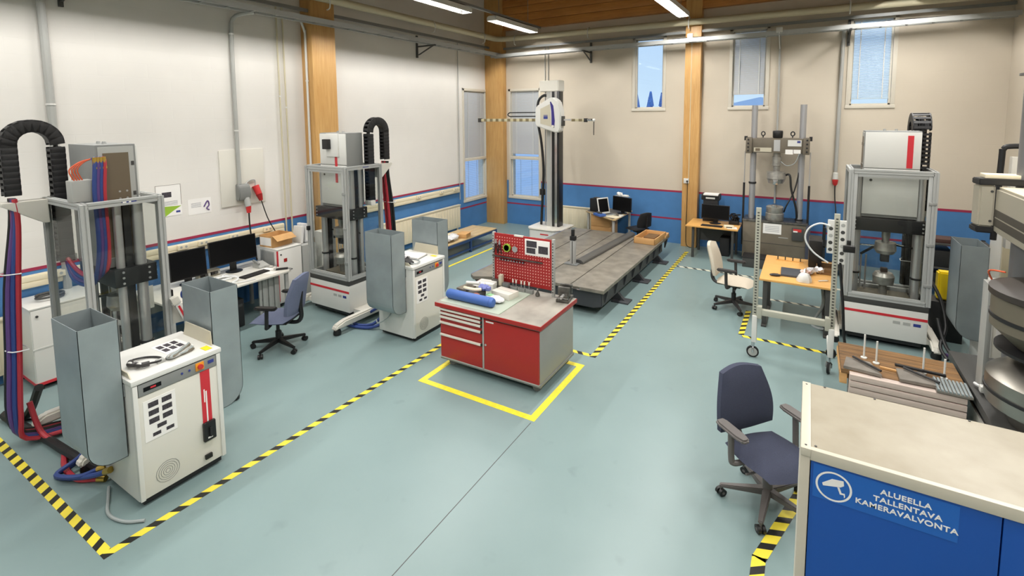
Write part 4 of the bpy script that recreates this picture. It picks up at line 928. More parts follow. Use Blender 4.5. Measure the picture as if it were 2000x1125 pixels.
electronics('white electronics cabinet with a red corner stripe between white desk and second machine', (-7.88, 5.16, 0), .46, 'v')
t = thing('pump_unit', 'pale grey equipment cabinet right of the red striped electronics cabinet', 'cabinet', (-7.85, 5.56, 0)); BX('body', m_lgrey, t, -.25, -.15, .04, .27, .13, .96, .008); BX('handle', m_grey, t, .27, -.04, .78, .28, .06, .80); BX('plinth', m_blackm, t, -.23, -.13, 0, .25, .11, .04)
t = thing('white_unit', 'narrow white rounded device between the second machine and the timber column', 'device', (-7.72, 5.92, 0)); BX('body', m_white, t, -.1, -.09, .0, .1, .09, 1.12, .03); BX('panel', m_white2, t, .1, -.06, .3, .104, .06, 1.0)
t = thing('cable_coil', 'dark cable coil on top of the electronics cabinet behind the hose bundle', 'cable', (-7.98, 2.14, 1.0)); MB().tube([(.09 * math.cos(q * .75), .13 * math.sin(q * .75), .02 + .003 * q) for q in range(16)], .015, 7).done('coil', m_dgrey, t)
t = thing('cardboard_box', 'open cardboard box on the white electronics cabinet by the desk', 'box', (-7.92, 5.14, 1.0), .1)
for a in ((-.16, -.2, 0, .16, .2, .006), (-.16, -.2, 0, -.152, .2, .2), (.152, -.2, 0, .16, .2, .2), (-.16, -.2, 0, .16, -.192, .2), (-.16, .192, 0, .16, .2, .2)): BX('box_panel', m_cardb, t, *a)
f = BX('flap', m_cardb, t, 0, 0, 0, .14, .39, .004); f.location = (.155, -.195, .2); f.rotation_euler = (0, .6, 0)
f = BX('flap', m_cardb, t, -.14, 0, 0, 0, .39, .004); f.location = (-.155, -.195, .2); f.rotation_euler = (0, -.3, 0)
BX('box_label', m_paper, t, -.15, -.2015, .03, .12, -.2, .17)
t = thing('box_file', 'white leaning document binder right of the cardboard box', 'binder', (-7.78, 5.46, .98), .1); f = MB().box(-.1, -.03, 0, .1, .03, .30, .006, Matrix.Rotation(-.15, 4, 'X')).done('binder_case', m_white, t); MB().box(.1, -.026, .0, .104, .026, .28, 0, Matrix.Rotation(-.15, 4, 'X')).done('spine', m_paper, t)
t = thing('box_file', 'second white binder behind the leaning one by the machine frame', 'binder', (-7.80, 5.58, .98), .05); BX('binder_case', m_polym, t, -.1, -.03, 0, .1, .03, .33, .006); BX('spine', m_paper, t, .1, -.024, .03, .103, .024, .28)

# ------------------------------------------------------------------ red workbench
t = thing('workbench', 'red and grey wheeled workbench with drawers and a pegboard in the middle of the floor', 'workbench', (-3.25, 5.24, 0))
X0, X1, Y0, Y1, ZT = -.73, .735, -.48, .47, .85
BX('carcass', m_benchside, t, X0 + .02, Y0 + .02, .13, X1 - .01, Y1 - .01, .80, .004)
BX('base_frame', m_grey, t, X0 + .01, Y0 + .01, .10, X1, Y1, .135, .004)
tp = BX('tabletop', m_worktop, t, X0 - .03, Y0 - .025, .80, X1 + .02, Y1 + .03, ZT, .003)
BX('table_edge', m_red, tp, X0 - .035, Y0 - .032, .798, X1 + .026, Y0 - .022, ZT - .002, .002); BX('table_edge', m_red, tp, X1 + .018, Y0 - .03, .798, X1 + .027, Y1 + .03, ZT - .002, .002); BX('table_edge', m_red, tp, X0 - .036, Y0 - .03, .798, X0 - .028, Y1 + .03, ZT - .002, .002)
zz = [(.735, .785), (.685, .73), (.635, .68), (.44, .63), (.145, .435)]
zz = [(.742, .79), (.692, .738), (.62, .688), (.46, .616), (.14, .456)]
for za, zb in zz:
    d = BX('drawer', m_red, t, X0 + .03, Y0 - .0, za, -.06, Y0 + .05, zb, .003)
    BX('drawer_handle', m_white2, d, X0 + .03, Y0 - .022, zb - .032, -.065, Y0 + .0, zb - .006, .004); BX('handle_cap', m_black, d, -.07, Y0 - .022, zb - .034, -.055, Y0 + .0, zb - .004)
for z in (.740, .69, .618, .458): BX('shadow_gap', m_black, t, X0 + .025, Y0 + .004, z - .004, -.055, Y0 + .03, z + .002)
dr = BX('door', m_red, t, -.03, Y0 - .0, .14, X1 - .015, Y0 + .05, .765, .003)
BX('door_label', m_paper, dr, 0, Y0 - .003, .735, .11, Y0 + .01, .752); MB().cyl((-.005, Y0 - .008, .45), (-.005, Y0, .45), .013, n=12).done('lock', m_steel, dr)
BX('divider', m_lgrey, t, -.055, Y0 - .002, .13, -.032, Y0 + .05, .79, .002); BX('divider', m_lgrey, t, X0 + .02, Y0 - .002, .125, X1 - .012, Y0 + .05, .14)
BX('push_handle', m_black, t, X0 - .05, -.30, .60, X0 + .0, -.1, .79, .006)
for x in (X0 + .12, X1 - .12):
    for y in (Y0 + .1, Y1 - .1): caster(t, x, y, .11, .055, m_castg, .6)
# pegboard standing on the bench: panel, holes, side profiles
PX0, PX1, PY = -.44, .45, .40
pb = BX('pegboard', m_redd, t, PX0, PY, .93, PX1, PY + .02, 1.60, .003)
hs = MB()
for i in range(21):
    for j in range(15):
        x = PX0 + .05 + i * .04; z = .99 + j * .04
        hs.quad((x - .0065, PY - .0012, z - .0065), (x + .0065, PY - .0012, z - .0065), (x + .0065, PY - .0012, z + .0065), (x - .0065, PY - .0012, z + .0065))
hs.done('peg_holes', m_pinkhole, pb)['kind'] = 'stuff'
BX('top_plate', m_white2, pb, -.12, PY - .004, 1.585, .02, PY + .022, 1.606)
for x in (PX0 - .03, PX1): 
    p = BX('board_upright', m_lgrey, t, x, PY - .01, .85, x + .032, PY + .035, 1.61, .003); b = MB()
    for q in range(18): b.box(x + .008, PY - .0115, .9 + q * .038, x + .024, PY - .009, .918 + q * .038)
    b.done('slots', m_dgrey, p)['kind'] = 'stuff'
n = BX('framed_sheet', m_paper, t, .05, PY - .008, 1.36, .42, PY - .001, 1.575, .002)
for a in ((.075, 1.47, .23, 1.555), (.075, 1.385, .21, 1.46), (.255, 1.40, .395, 1.50)): BX('printed_photo', m_print, n, a[0], PY - .0092, a[1], a[2], PY - .008, a[3])
BX('tool_rail', m_steeld, t, PX0 - .02, PY - .03, 1.275, .32, PY - .005, 1.29, .002)
# things hung on or standing along the board
def hang(name, label, cat, x, z, fn):
    o = thing(name, label, cat, (-3.25 + x, 5.24 + PY - .012, z)); fn(o); return o
def tape_roll(o): MB().lathe([(.045, 0), (.055, .0), (.055, .03), (.045, .03)], n=18, M=Matrix.Rotation(PI / 2, 4, 'X')).done('roll', m_green, o); MB().cyl((0, 0, 0), (0, -.03, 0), .042, .042, 14).done('core', m_black, o)
hang('tape_roll', 'round green centred tape roll on the red pegboard', 'tape', -.22, 1.42, tape_roll)
def pliers(o): MB().tube([(-.012, -.01, .06), (-.014, -.012, 0), (-.03, -.012, -.08)], .008, 6).tube([(.012, -.01, .06), (.014, -.012, 0), (.03, -.012, -.08)], .008, 6).done('handles', m_black, o); MB().prism([(-.016, .05), (.016, .05), (.005, .11), (-.005, .11)], 1, -.02, -.004).done('jaws', m_steel, o)
hang('pliers', 'black handled pliers hanging left of the green tape roll', 'pliers', -.34, 1.40, pliers)
hang('pliers', 'second pliers hanging at the left edge of the red pegboard', 'pliers', -.40, 1.41, pliers)
def ring(o): MB().lathe([(.03, 0), (.04, 0), (.04, .012), (.03, .012)], n=18, M=Matrix.Rotation(PI / 2, 4, 'X')).done('ring', m_steel, o); MB().cyl((0, 0, .04), (0, -.03, .045), .006, n=6).done('hook', m_steel, o)
hang('steel_ring', 'steel ring tool hanging right of the green tape roll', 'tool', -.10, 1.41, ring)
for i in range(9):
    def soc(o): MB().cyl((0, 0, 0), (0, -.022, 0), .012 + .001 * (i % 3), n=10).done('socket_body', m_black, o); MB().cyl((0, -.022, 0), (0, -.0235, 0), .009, n=10).done('drive_hole', m_steel, o)
    o = hang('socket_bit', f'small socket under the rail on the red pegboard, {ORD[i]} from the left', 'socket', -.33 + i * .045, 1.245, soc); o['group'] = 'sockets on the pegboard rail'
sd = ('clear', 'clear', 'steel', 'steel', 'dark')
for i, x in enumerate((-.12, -.07, .01, .06, .13)):
    o = thing('screwdriver', f'upright screwdriver in the holder at the foot of the pegboard, {ORD[i]} from the left', 'screwdriver', (-3.25 + x, 5.60, .87), 0, 'screwdrivers at the foot of the pegboard')
    MB().cyl((0, 0, .02), (0, 0, .1), .004, n=6).done('shaft', m_steel, o); MB().cyl((0, 0, .09), (0, 0, .13), .012, .009, 10).done('knob', m_white2, o)
for i, (x, lb) in enumerate(((-.10, 'grey tool holder block at the pegboard foot, under the left screwdrivers'), (.02, 'grey tool holder block at the pegboard foot, under the middle screwdrivers'), (.14, 'grey tool holder block at the pegboard foot, under the right screwdriver'))):
    o = thing('tool_holder', lb, 'holder', (-3.25 + x, 5.60, .85)); BX('block', m_grey, o, -.055, -.025, 0, .055, .025, .055, .004); BX('slot', m_dgrey, o, -.04, -.012, .054, .04, .012, .056)
o = thing('drill_chuck', 'small steel chuck at the right foot of the pegboard', 'tool', (-2.97, 5.56, .85)); MB().lathe([(.02, 0), (.03, .01), (.03, .03), (.012, .06), (.01, .09)], n=14).done('body', m_steeld, o); MB().sphere((0, 0, .095), .014).done('tip', m_chrome, o)
o = thing('clamping_fixture', 'grey machined clamping fixture at the left foot of the red pegboard', 'fixture', (-3.56, 5.56, .8505)); BX('bed', m_steeld, o, -.11, -.05, 0, .16, .05, .05, .006); BX('slide', m_steeld, o, -.11, -.035, .05, .0, .035, .12, .005); BX('post', m_beige, o, .0, -.03, .05, .05, .03, .2, .005); BX('jaw', m_galv, o, .06, -.03, .05, .15, .03, .1, .006); MB().cyl((-.16, 0, .08), (-.1, 0, .08), .012, n=10).done('screw', m_steel, o)
# bench vice at the right edge
o = thing('bench_vice', 'small grey bench vice clamped at the right end of the red workbench', 'vice', (-2.60, 5.62, .851), .15); o.scale = (1.3, 1.3, 1.3)
BX('base', m_steeld, o, -.07, -.09, 0, .06, .09, .03, .006); MB().box(-.045, -.07, .03, .045, .03, .09, .008).done('body', m_steeld, o); BX('fixed_jaw', m_steeld, o, -.06, .02, .06, .06, .055, .15, .006); BX('moving_jaw', m_steeld, o, -.06, -.06, .06, .06, -.03, .145, .006)
MB().cyl((0, -.15, .07), (0, -.05, .07), .014, n=10).done('spindle', m_steel, o); MB().cyl((-.07, -.145, .07), (.07, -.145, .07), .007, n=8).done('tommy_bar', m_chrome, o); MB().cyl((.06, .03, .12), (.14, .02, .12), .011, n=8).done('side_screw', m_chrome, o); BX('clamp', m_steeld, o, -.03, -.05, -.0, .03, .05, .035)
# desk mat, cushion and boxes
o = BX('desk_mat', m_mat, None, -.45, -.40, 0, .45, .40, .003); o.location = (-3.53, 5.19, .8505); tag(o, 'pale green desk mat covering the left half of the red workbench', 'mat')
for a in ((.444, -.4, .45, .4), (-.45, .394, .45, .4)): BX('mat_edge', m_greend, o, a[0], a[1], .003, a[2], a[3], .0036)
t = thing('roll_cushion', 'long blue vinyl roll lying along the front of the red workbench', 'cushion', (-3.60, 4.93, .854), .0)
b = MB(); b.lathe([(.02, -.36), (.05, -.352), (.062, -.33), (.062, .33), (.05, .352), (.02, .36)], n=20, M=Matrix.Translation((0, 0, .062)) @ Matrix.Rotation(PI / 2, 4, 'Y')); b.done('roll', m_cushion, t); MB().lathe([(.063, -.002), (.0635, 0), (.063, .002)], n=20, M=Matrix.Translation((.31, 0, .062)) @ Matrix.Rotation(PI / 2, 4, 'Y')).done('seam', m_cableb, t)
def carton(label, loc, rz, sx, sy, sz, m):
    t = thing('carton', label, 'box', loc, rz); BX('box_body', m, t, -sx, -sy, 0, sx, sy, sz, .006); BX('lid_seam', m_lgrey, t, -sx, -.004, sz, sx, .004, sz + .001); return t
carton('white carton at the back of the red workbench left of the pegboard', (-3.70, 5.46, .854), .15, .13, .09, .10, m_white)
carton('low white carton on the mat near the middle of the red workbench', (-3.33, 5.33, .854), -.15, .15, .10, .08, m_white2)
t = thing('printed_bag', 'white plastic bag with a green print on the workbench mat', 'bag', (-3.36, 5.12, .858), -.2); b = MB(); b.sphere((0, 0, .03), .15, 1.05, .62, .22, 16)
for v in b.bm.verts: v.co += V((random.uniform(-.008, .008), random.uniform(-.008, .008), random.uniform(-.005, .005)))
b.done('film', m_polym, t); BX('green_print', m_greenp, t, -.13, -.03, .055, -.04, .04, .067, .003)
t = thing('cable_drum', 'dark tool case with clamps on the blue roll of the workbench', 'tool case', (-3.68, 5.10, .857), -.1); BX('tray', m_dgrey, t, -.17, -.09, 0, .15, .09, .09, .01); BX('lid', m_taupe, t, -.2, -.1, .09, -.03, .1, .115, .006)
MB().cyl((-.15, .05, .15), (.05, .08, .17), .022, n=10).done('white_grip', m_white, t); MB().tube([(-.1, -.05, .12), (0, -.09, .14), (.08, -.05, .13), (.12, .02, .12)], .022, 8).done('beige_handle', m_cream, t); MB().sphere((.12, -.07, .07), .045, 1.2, .8, .7).done('brown_knob', m_copperb, t)
t = thing('glove', 'crumpled violet blue cloth on top of the dark tool case', 'cloth', (-3.55, 5.16, .99)); b = MB(); b.sphere((0, 0, 0), .07, 1.1, .8, .55, 14)
for v in b.bm.verts: v.co += V((random.uniform(-.012, .012), random.uniform(-.012, .012), random.uniform(-.01, .01)))
b.done('cloth', m_violet, t); BX('cuff', m_violet, t, .04, -.03, -.03, .1, .03, .02, .012)
t = thing('spray_tool', 'white and grey hand tool leaning behind the dark tool case', 'tool', (-3.76, 5.32, .856), .3); MB().cyl((-.12, 0, .03), (.1, .03, .09), .026, n=12).done('barrel', m_white, t); BX('grip', m_lgrey, t, -.14, -.03, 0, -.07, .03, .12, .01)
# ------------------------------------------------------------------ cast iron surface plate
t = thing('surface_plate', 'long cast iron surface plate with T slots on dark feet behind the red workbench', 'surface plate', (-2.66, 7.2, 0))
TZ = .455; W_, L_ = 2.35, 4.25
def slab(x0, x1, y0, y1, bev=.02):
    o = BX('plate_top', m_cast, t, x0, y0, TZ - .055, x1, y1, TZ, .004); return o
sx_ = [0, -.60, -1.18, -1.76, -2.35]
for i in range(4):
    a, b_ = sx_[i + 1] + .009, sx_[i] - .009
    y0 = -.42 if i == 3 else 0.0
    if i == 3:
        MB().prism([(a, y0 + .10), (a + .12, y0), (b_, y0 + .22), (b_, 3.88), (a + .2, 3.88), (a, 3.63)], 2, TZ - .055, TZ).done('plate_top', m_cast, t)
    else: slab(a, b_, y0, L_ if i == 0 else 3.88)
for i in range(1, 4): BX('slot_floor', m_blackm, t, sx_[i] - .02, 0.02, TZ - .075, sx_[i] + .02, 3.86, TZ - .05)
BX('blue_edge', m_cushion, t, -2.354, -.30, TZ - .05, -2.346, 3.6, TZ - .002)
MB().prism([(-.06, .16), (-.06, .40), (-2.28, .40), (-2.28, .16), (-2.1, .12), (-.2, .12)], 1, .06, 3.82, .01).done('body', m_castd, t)
for i in range(9): MB().prism([(.0, TZ - .06), (-.07, TZ - .06), (-.07, .2), (-.05, .2)], 1, .18 + i * .48, .22 + i * .48).done('rib', m_castd, t)
MB().prism([(-2.30, TZ - .05), (-2.2, TZ - .05), (-1.8, .14), (-1.9, .14)], 1, -.34, .1).done('gusset', m_castd, t)
for y in (.9, 2.1, 3.5):
    BX('foot_plate', m_castd, t, -.16, y - .14, 0, .14, y + .1, .025, .004); MB().prism([(-.2, .025), (.05, .025), (-.12, .2), (-.2, .2)], 1, y - .05, y + .02).done('foot_web', m_castd, t); BX('foot_plate', m_castd, t, -2.3, y - .12, 0, -2.0, y + .12, .13, .004)
o = thing('straight_edge', 'long dark round topped beam lying on the surface plate', 'beam', (-3.52, 9.65, TZ + .001), -.06); MB().prism([(-.1, 0), (.1, 0), (.1, .03), (.07, .06), (.02, .075), (-.05, .065), (-.09, .04)], 1, -1.3, 1.38, .008).done('beam_body', m_steelg, o); BX('end_stop', m_dgrey, o, -.08, 1.36, 0, .08, 1.40, .05)
o = thing('calibration_post', 'slender steel calibration post standing on the surface plate behind the pegboard', 'post', (-3.66, 8.25, TZ + .001)); MB().box(-.16, -.06, 0, .10, .08, .02, .004).done('base', m_galv, o); BX('column', m_alu, o, -.045, -.04, .02, .045, .04, .46, .004); BX('head', m_blackm, o, -.05, -.045, .46, .05, .045, .54, .006); BX('probe_block', m_blackm, o, -.03, -.03, .54, .02, .03, .66, .008); MB().cyl((-.01, 0, .66), (-.01, 0, .7), .02, .025, 12).done('tip', m_chrome, o); BX('groove', m_dgrey, o, -.008, -.042, .03, .008, -.038, .45)
o = thing('wooden_tray', 'open pine tray standing on the far right corner of the surface plate', 'tray', (-2.92, 10.75, TZ + .001), -.04)
for a in ((-.23, -.42, 0, .23, .42, .012), (-.23, -.42, 0, -.21, .42, .13), (.21, -.42, 0, .23, .42, .13), (-.23, -.42, 0, .23, -.4, .13), (-.23, .4, 0, .23, .42, .13)): BX('board', m_box, o, *a, b=.002)
BX('insert', m_oldw, o, -.12, -.1, .012, .12, .3, .08, .004)
o = thing('pine_board', 'loose pine board lying beside the pine tray on the surface plate', 'board', (-2.75, 11.25, TZ + .001), .05); BX('board', m_box, o, -.05, -.2, 0, .08, .2, .05, .003); BX('paper_tag', m_paper, o, -.02, -.1, .05, .05, .02, .052)
# ------------------------------------------------------------------ measuring arm (horizontal arm column)
t = thing('measuring_machine', 'tall horizontal arm measuring machine on a white base beside the surface plate', 'measuring machine', (-5.45, 11.02, -.3616)); t.scale = (1.113,) * 3
MB().prism([(-.44, -.30), (-.36, -.42), (.2, -.42), (.37, -.25), (.37, .3), (-.44, .3)], 2, .326, .70, .012).done('base', m_white, t)
MB().prism([(-.46, -.32), (-.37, -.44), (.21, -.44), (.385, -.26), (.385, .32), (-.46, .32)], 2, .70, .735, .012).done('base_cover', m_white2, t); BX('red_print', m_stripe, t, -.1, -.4255, .6, .1, -.42, .625)
BX('column', m_blackg, t, -.09, -.09, .735, .2, .12, 3.86, .006)
BX('column_cover', m_lgrey, t, -.10, -.10, .735, -.005, -.085, 3.86); BX('guide_rail', m_steel, t, -.0, -.105, .735, .03, -.085, 3.80); BX('guide_rail', m_chrome, t, .10, -.105, .735, .16, -.085, 3.80)
MB().prism([(-.27, -.12), (.2, -.12), (.22, -.08), (.22, .14), (-.27, .14)], 2, 3.74, 3.98, .012).done('top_cap', m_white2, t)
MB().cyl((-.19, .02, .735), (-.19, .02, 3.8), .014, n=10).done('counterweight_rod', m_steel, t); MB().cyl((-.14, .06, .735), (-.14, .06, 3.8), .01, n=8).done('counterweight_rod', m_lgrey, t)
hd = MB().prism([(-.25, 2.98), (.22, 2.84), (.30, 2.86), (.33, 2.95), (.34, 3.3), (.27, 3.52), (.16, 3.60), (.08, 3.60), (-.25, 3.42), (-.28, 3.36), (-.28, 3.02)], 1, -.30, -.10, .02).done('carriage', m_white, t)
MB().prism([(-.15, 3.04), (.12, 2.97), (.08, 3.46), (-.15, 3.36)], 1, -.303, -.29, .002).done('carriage_panel', m_beige, hd)
MB().prism([(.125, 2.96), (.185, 2.95), (.20, 3.1), (.165, 3.42), (.10, 3.52), (.085, 3.50), (.12, 3.3)], 1, -.306, -.29, .003).done('violet_cover', m_lav, hd)
BX('badge', m_eu, hd, -.07, -.306, 3.14, .03, -.30, 3.20); BX('badge_line', m_eu, hd, -.07, -.306, 3.20 + .01, .03, -.30, 3.225)
MB().cyl((.155, -.302, 2.98), (.155, -.312, 2.98), .03, n=14).done('knob', m_white2, hd)
BX('arm', m_arm, t, -1.78, -.23, 3.085, -.25, -.17, 3.15, .004); BX('arm_end', m_dgrey, t, -1.85, -.24, 3.07, -1.77, -.16, 3.165, .006)
BX('arm_guide', m_dgrey, t, .30, -.26, 2.99, .37, -.14, 3.2, .008); BX('arm', m_steel, t, .36, -.225, 3.10, .56, -.175, 3.14); BX('arm', m_arm, t, .55, -.23, 3.085, .86, -.17, 3.14, .004); BX('probe_head', m_blackm, t, .84, -.24, 3.07, .90, -.16, 3.15, .008); MB().cyl((.90, -.2, 3.115), (1.02, -.2, 3.115), .025, n=12).done('probe_body', m_chrome, t)
MB().sphere((1.05, -.2, 3.11), .034).done('probe_joint', m_white, t); MB().cyl((1.05, -.2, 3.10), (1.05, -.2, 2.80), .009, n=8).done('stylus', m_blackm, t)
MB().tube([(-.28, -.2, 3.20), (-.9, -.2, 3.20), (-1.0, -.2, 3.205), (-1.04, -.2, 3.24), (-1.0, -.2, 3.28), (-.9, -.2, 3.285), (-.28, -.2, 3.285)], .013, 7).done('arm_cable', m_cable, t)
MB().tube([(-.05, 0, 3.62), (-.2, -.02, 3.66), (-.33, -.03, 3.55), (-.36, -.04, 3.3), (-.33, -.05, 3.0), (-.26, -.04, 2.6), (-.22, -.02, 2.0), (-.25, -.02, 1.3), (-.28, -.02, .74)], .03, 8).done('cable_hose', m_cable, t)
BX('hose_clamp', m_blackm, t, -.30, -.06, 1.42, -.2, .02, 1.56, .01)
hose('floor_cable', 'thick black cable running on the floor left of the measuring machine base', [(-5.97, 10.9, .2), (-6.1, 10.85, .05), (-6.5, 10.8, .03), (-7.1, 10.95, .03), (-7.7, 11.5, .03)], .022, m_cable, None, 'cable')
# low blue rack
t = thing('low_rack', 'low blue steel rack with a wood shelf under the corner window', 'rack', (-7.15, 9.35, 0))
for x in (-.36, .36):
    for y in (-1.1, 0, 1.1): BX('leg', m_bluest, t, x - .025, y - .025, 0, x + .025, y + .025, .33, .003)
    BX('rail', m_bluest, t, x - .02, -1.1, .27, x + .02, 1.1, .33); BX('rail', m_bluest, t, x - .015, -1.1, .06, x + .015, 1.1, .10)
for y in (-1.1, 0, 1.1): BX('cross_rail', m_bluest, t, -.36, y - .02, .27, .36, y + .02, .33)
for i in range(4): BX('shelf_board', m_birch, t, -.38 + i * .19, -1.12, .33, -.195 + i * .19, 1.12, .355, .003)
t = thing('polythene_heap', 'crumpled white polythene on the low blue rack', 'plastic', (-7.0, 8.75, .445)); b = MB(); b.sphere((0, 0, 0), .2, .9, 1.6, .34, 18)
for v in b.bm.verts: v.co += V((random.uniform(-.03, .03), random.uniform(-.03, .03), random.uniform(-.025, .025)))
b.done('film', m_polym, t); BX('packing_tape', m_cream, t, -.05, -.1, .06, .02, .1, .075)
t = thing('cardboard_box', 'small open cardboard box on the low blue rack', 'box', (-6.95, 9.3, .356), .3); BX('box_body', m_cardb, t, -.12, -.16, 0, .12, .16, .10, .004); f = BX('flap', m_cardb, t, 0, -.16, 0, .1, .16, .004); f.location = (.12, 0, .1); f.rotation_euler = (0, -.5, 0)
t = thing('paper_sheet', 'white paper sheets lying on the near end of the low blue rack', 'paper', (-7.05, 8.4, .356), .2); BX('sheet', m_paper, t, -.15, -.11, 0, .15, .11, .004); BX('sheet', m_paper, t, -.2, .02, .0, .02, .22, .006)
# ------------------------------------------------------------------ birch desk behind the plate
t = thing('desk', 'birch desk with black and silver computers at the back wall behind the surface plate', 'desk', (-4.38, 11.75, 0))
MB().prism([(-.52, .10), (.46, -.62), (.52, -.58), (.52, .72), (-.52, .72)], 2, .71, .74, .004).done('tabletop', m_birch, t); MB().prism([(-.50, .12), (.45, -.58), (.45, .68), (-.50, .68)], 2, .7402, .7415).done('desk_pad', m_taupe, t)
for x, y in ((.44, -.50), (-.46, .14), (.46, .66), (-.46, .66)): BX('leg', m_lgrey, t, x - .025, y - .025, 0, x + .025, y + .025, .71, .003)
BX('drawer_unit', m_box, t, -.34, .0, .05, .2, .5, .70, .006); BX('drawer_front', m_box, t, -.33, -.01, .4, .19, 0, .68, .004); BX('drawer_front', m_box, t, -.33, -.01, .08, .19, 0, .38, .004)
monitor('black monitor on the birch desk with papers on top', (-3.98, 11.95, .7416), -PI / 2 - .35, .58, .36, .06, .03)
t = thing('laptop', 'silver laptop opened to the right on the birch desk', 'laptop', (-4.22, 11.62, .7416), -.5)
BX('base', m_lgrey, t, -.12, -.17, 0, .12, .17, .018, .004); MB().box(-.012, -.18, 0, 0, .18, .40, .004, Matrix.Translation((-.12, 0, .015)) @ Matrix.Rotation(-.22, 4, 'Y')).done('lid', m_white, t); MB().box(0.0, -.15, .04, .002, .15, .37, 0, Matrix.Translation((-.12, 0, .015)) @ Matrix.Rotation(-.22, 4, 'Y')).done('screen', m_screen, t); BX('keys', m_dgrey, t, -.08, -.14, .018, .05, .14, .02)
t = thing('computer_tower', 'small black computer at the left corner of the birch desk', 'computer', (-4.66, 11.98, .7416), -.3); BX('case', m_black, t, -.13, -.11, 0, .13, .11, .33, .006); BX('front_bezel', m_blackm, t, -.12, -.118, .02, .12, -.11, .31, .004); BX('top_items', m_dgrey, t, -.05, -.06, .33, .08, .06, .36, .01)
o = BX('paper_sheet', m_cream, None, -.17, -.13, 0, .17, .13, .004); o.location = (-4.02, 11.46, .742); o.rotation_euler = (0, 0, -.3); tag(o, 'cream writing pad on the birch desk in front of the monitor', 'paper')
t = thing('blue_case', 'blue padded tray with dark cloth on the front of the birch desk', 'case', (-4.36, 11.42, .742), -.62); BX('tray', m_cushion, t, -.15, -.09, 0, .15, .09, .06, .012); MB().tube([(-.1, 0, .075), (0, .03, .08), (.08, 0, .075), (.0, -.04, .08), (-.1, 0, .075)], .02, 6).done('dark_cloth', m_dgrey, t)
t = thing('white_disc', 'small white round device on the right edge of the birch desk', 'device', (-3.88, 11.62, .742)); MB().lathe([(.02, 0), (.06, .002), (.062, .025), (.04, .035), (.01, .036)], n=20).done('body', m_white, t); MB().cyl((0, 0, .035), (0, 0, .04), .015, n=12).done('button', m_lgrey, t)
t = thing('paper_heap', 'crumpled white papers and cup on top of the monitor on the birch desk', 'paper', (-4.02, 12.12, 1.165), -.3); BX('shelf', m_lgrey, t, -.2, -.06, -.012, .2, .06, 0, .003); b = MB().sphere((-.08, 0, .04), .08, 1.1, .7, .6, 12)
for v in b.bm.verts: v.co += V((random.uniform(-.015, .015), random.uniform(-.015, .015), random.uniform(-.01, .012)))
b.done('crumpled_sheet', m_paper, t); BX('sheet', m_paper, t, .02, -.05, 0, .16, .05, .03, .006); BX('support', m_lgrey, t, -.01, -.0, -.42, .01, .02, -.01)
# ------------------------------------------------------------------ oak desk with monitor and printer by the column
t = thing('desk', 'oak topped desk with a monitor and printer right of the back wall column', 'desk', (-1.76, 11.85, 0))
BX('tabletop', m_desk, t, -.55, -.45, .705, .53, .42, .735, .004)
for x, y in ((-.40, -.36), (.42, -.36), (-.40, .34), (.42, .34)): BX('leg', m_dgrey, t, x - .025, y - .025, 0, x + .025, y + .025, .705, .003)
BX('stretcher', m_dgrey, t, -.4, .33, .25, .42, .35, .62)
monitor('black monitor on the oak topped desk by the timber column', (-1.76, 11.85, .735), -PI / 2 - .05, .60, .33, .10, .05)
t = thing('printer', 'black printer with white sheets on a black stand behind the monitor by the timber column', 'printer', (-1.90, 12.15, .735)); BX('stand', m_blackm, t, -.16, -.1, 0, .16, .1, .50, .006); MB().prism([(-.12, .50), (.12, .50), (.12, .64), (-.06, .64), (-.12, .60)], 0, -.2, .2, .008).done('case', m_black, t); BX('output_sheets', m_paper, t, -.15, -.16, .615, .17, .1, .65, .004); BX('label', m_white, t, -.1, -.125, .53, .1, -.12, .57)
keyboard('black keyboard below the monitor by the timber column', (-1.78, 11.55, .735), -PI / 2)
t = thing('cable_bundle', 'black cables and plugs heaped on the right end of the desk by the timber column', 'cable', (-1.38, 12.0, .75))
for i in range(5): MB().tube([(random.uniform(-.1, .12), random.uniform(-.1, .1), .012 + .22 * random.random()) for q in range(7)], .014, 6).done('lead', m_cable, t)
BX('adapter', m_black, t, -.1, -.08, -.014, .1, .08, .07, .01)
t = thing('white_box', 'small white box and papers on the front right of the desk by the timber column', 'box', (-1.42, 11.56, .735), .2); BX('box_body', m_cream, t, -.11, -.08, 0, .09, .08, .05, .006); BX('sheet', m_paper, t, -.05, -.12, 0, .15, .1, .006); BX('dark_slot', m_dgrey, t, -.07, -.082, .015, .05, -.079, .035)
t = thing('black_box', 'black computer and cable heap under the desk by the timber column', 'computer', (-1.55, 12.1, 0)); BX('case', m_black, t, -.1, -.22, 0, .1, .22, .42, .008); BX('front_bezel', m_blackm, t, -.09, -.228, .02, .09, -.22, .4, .004)
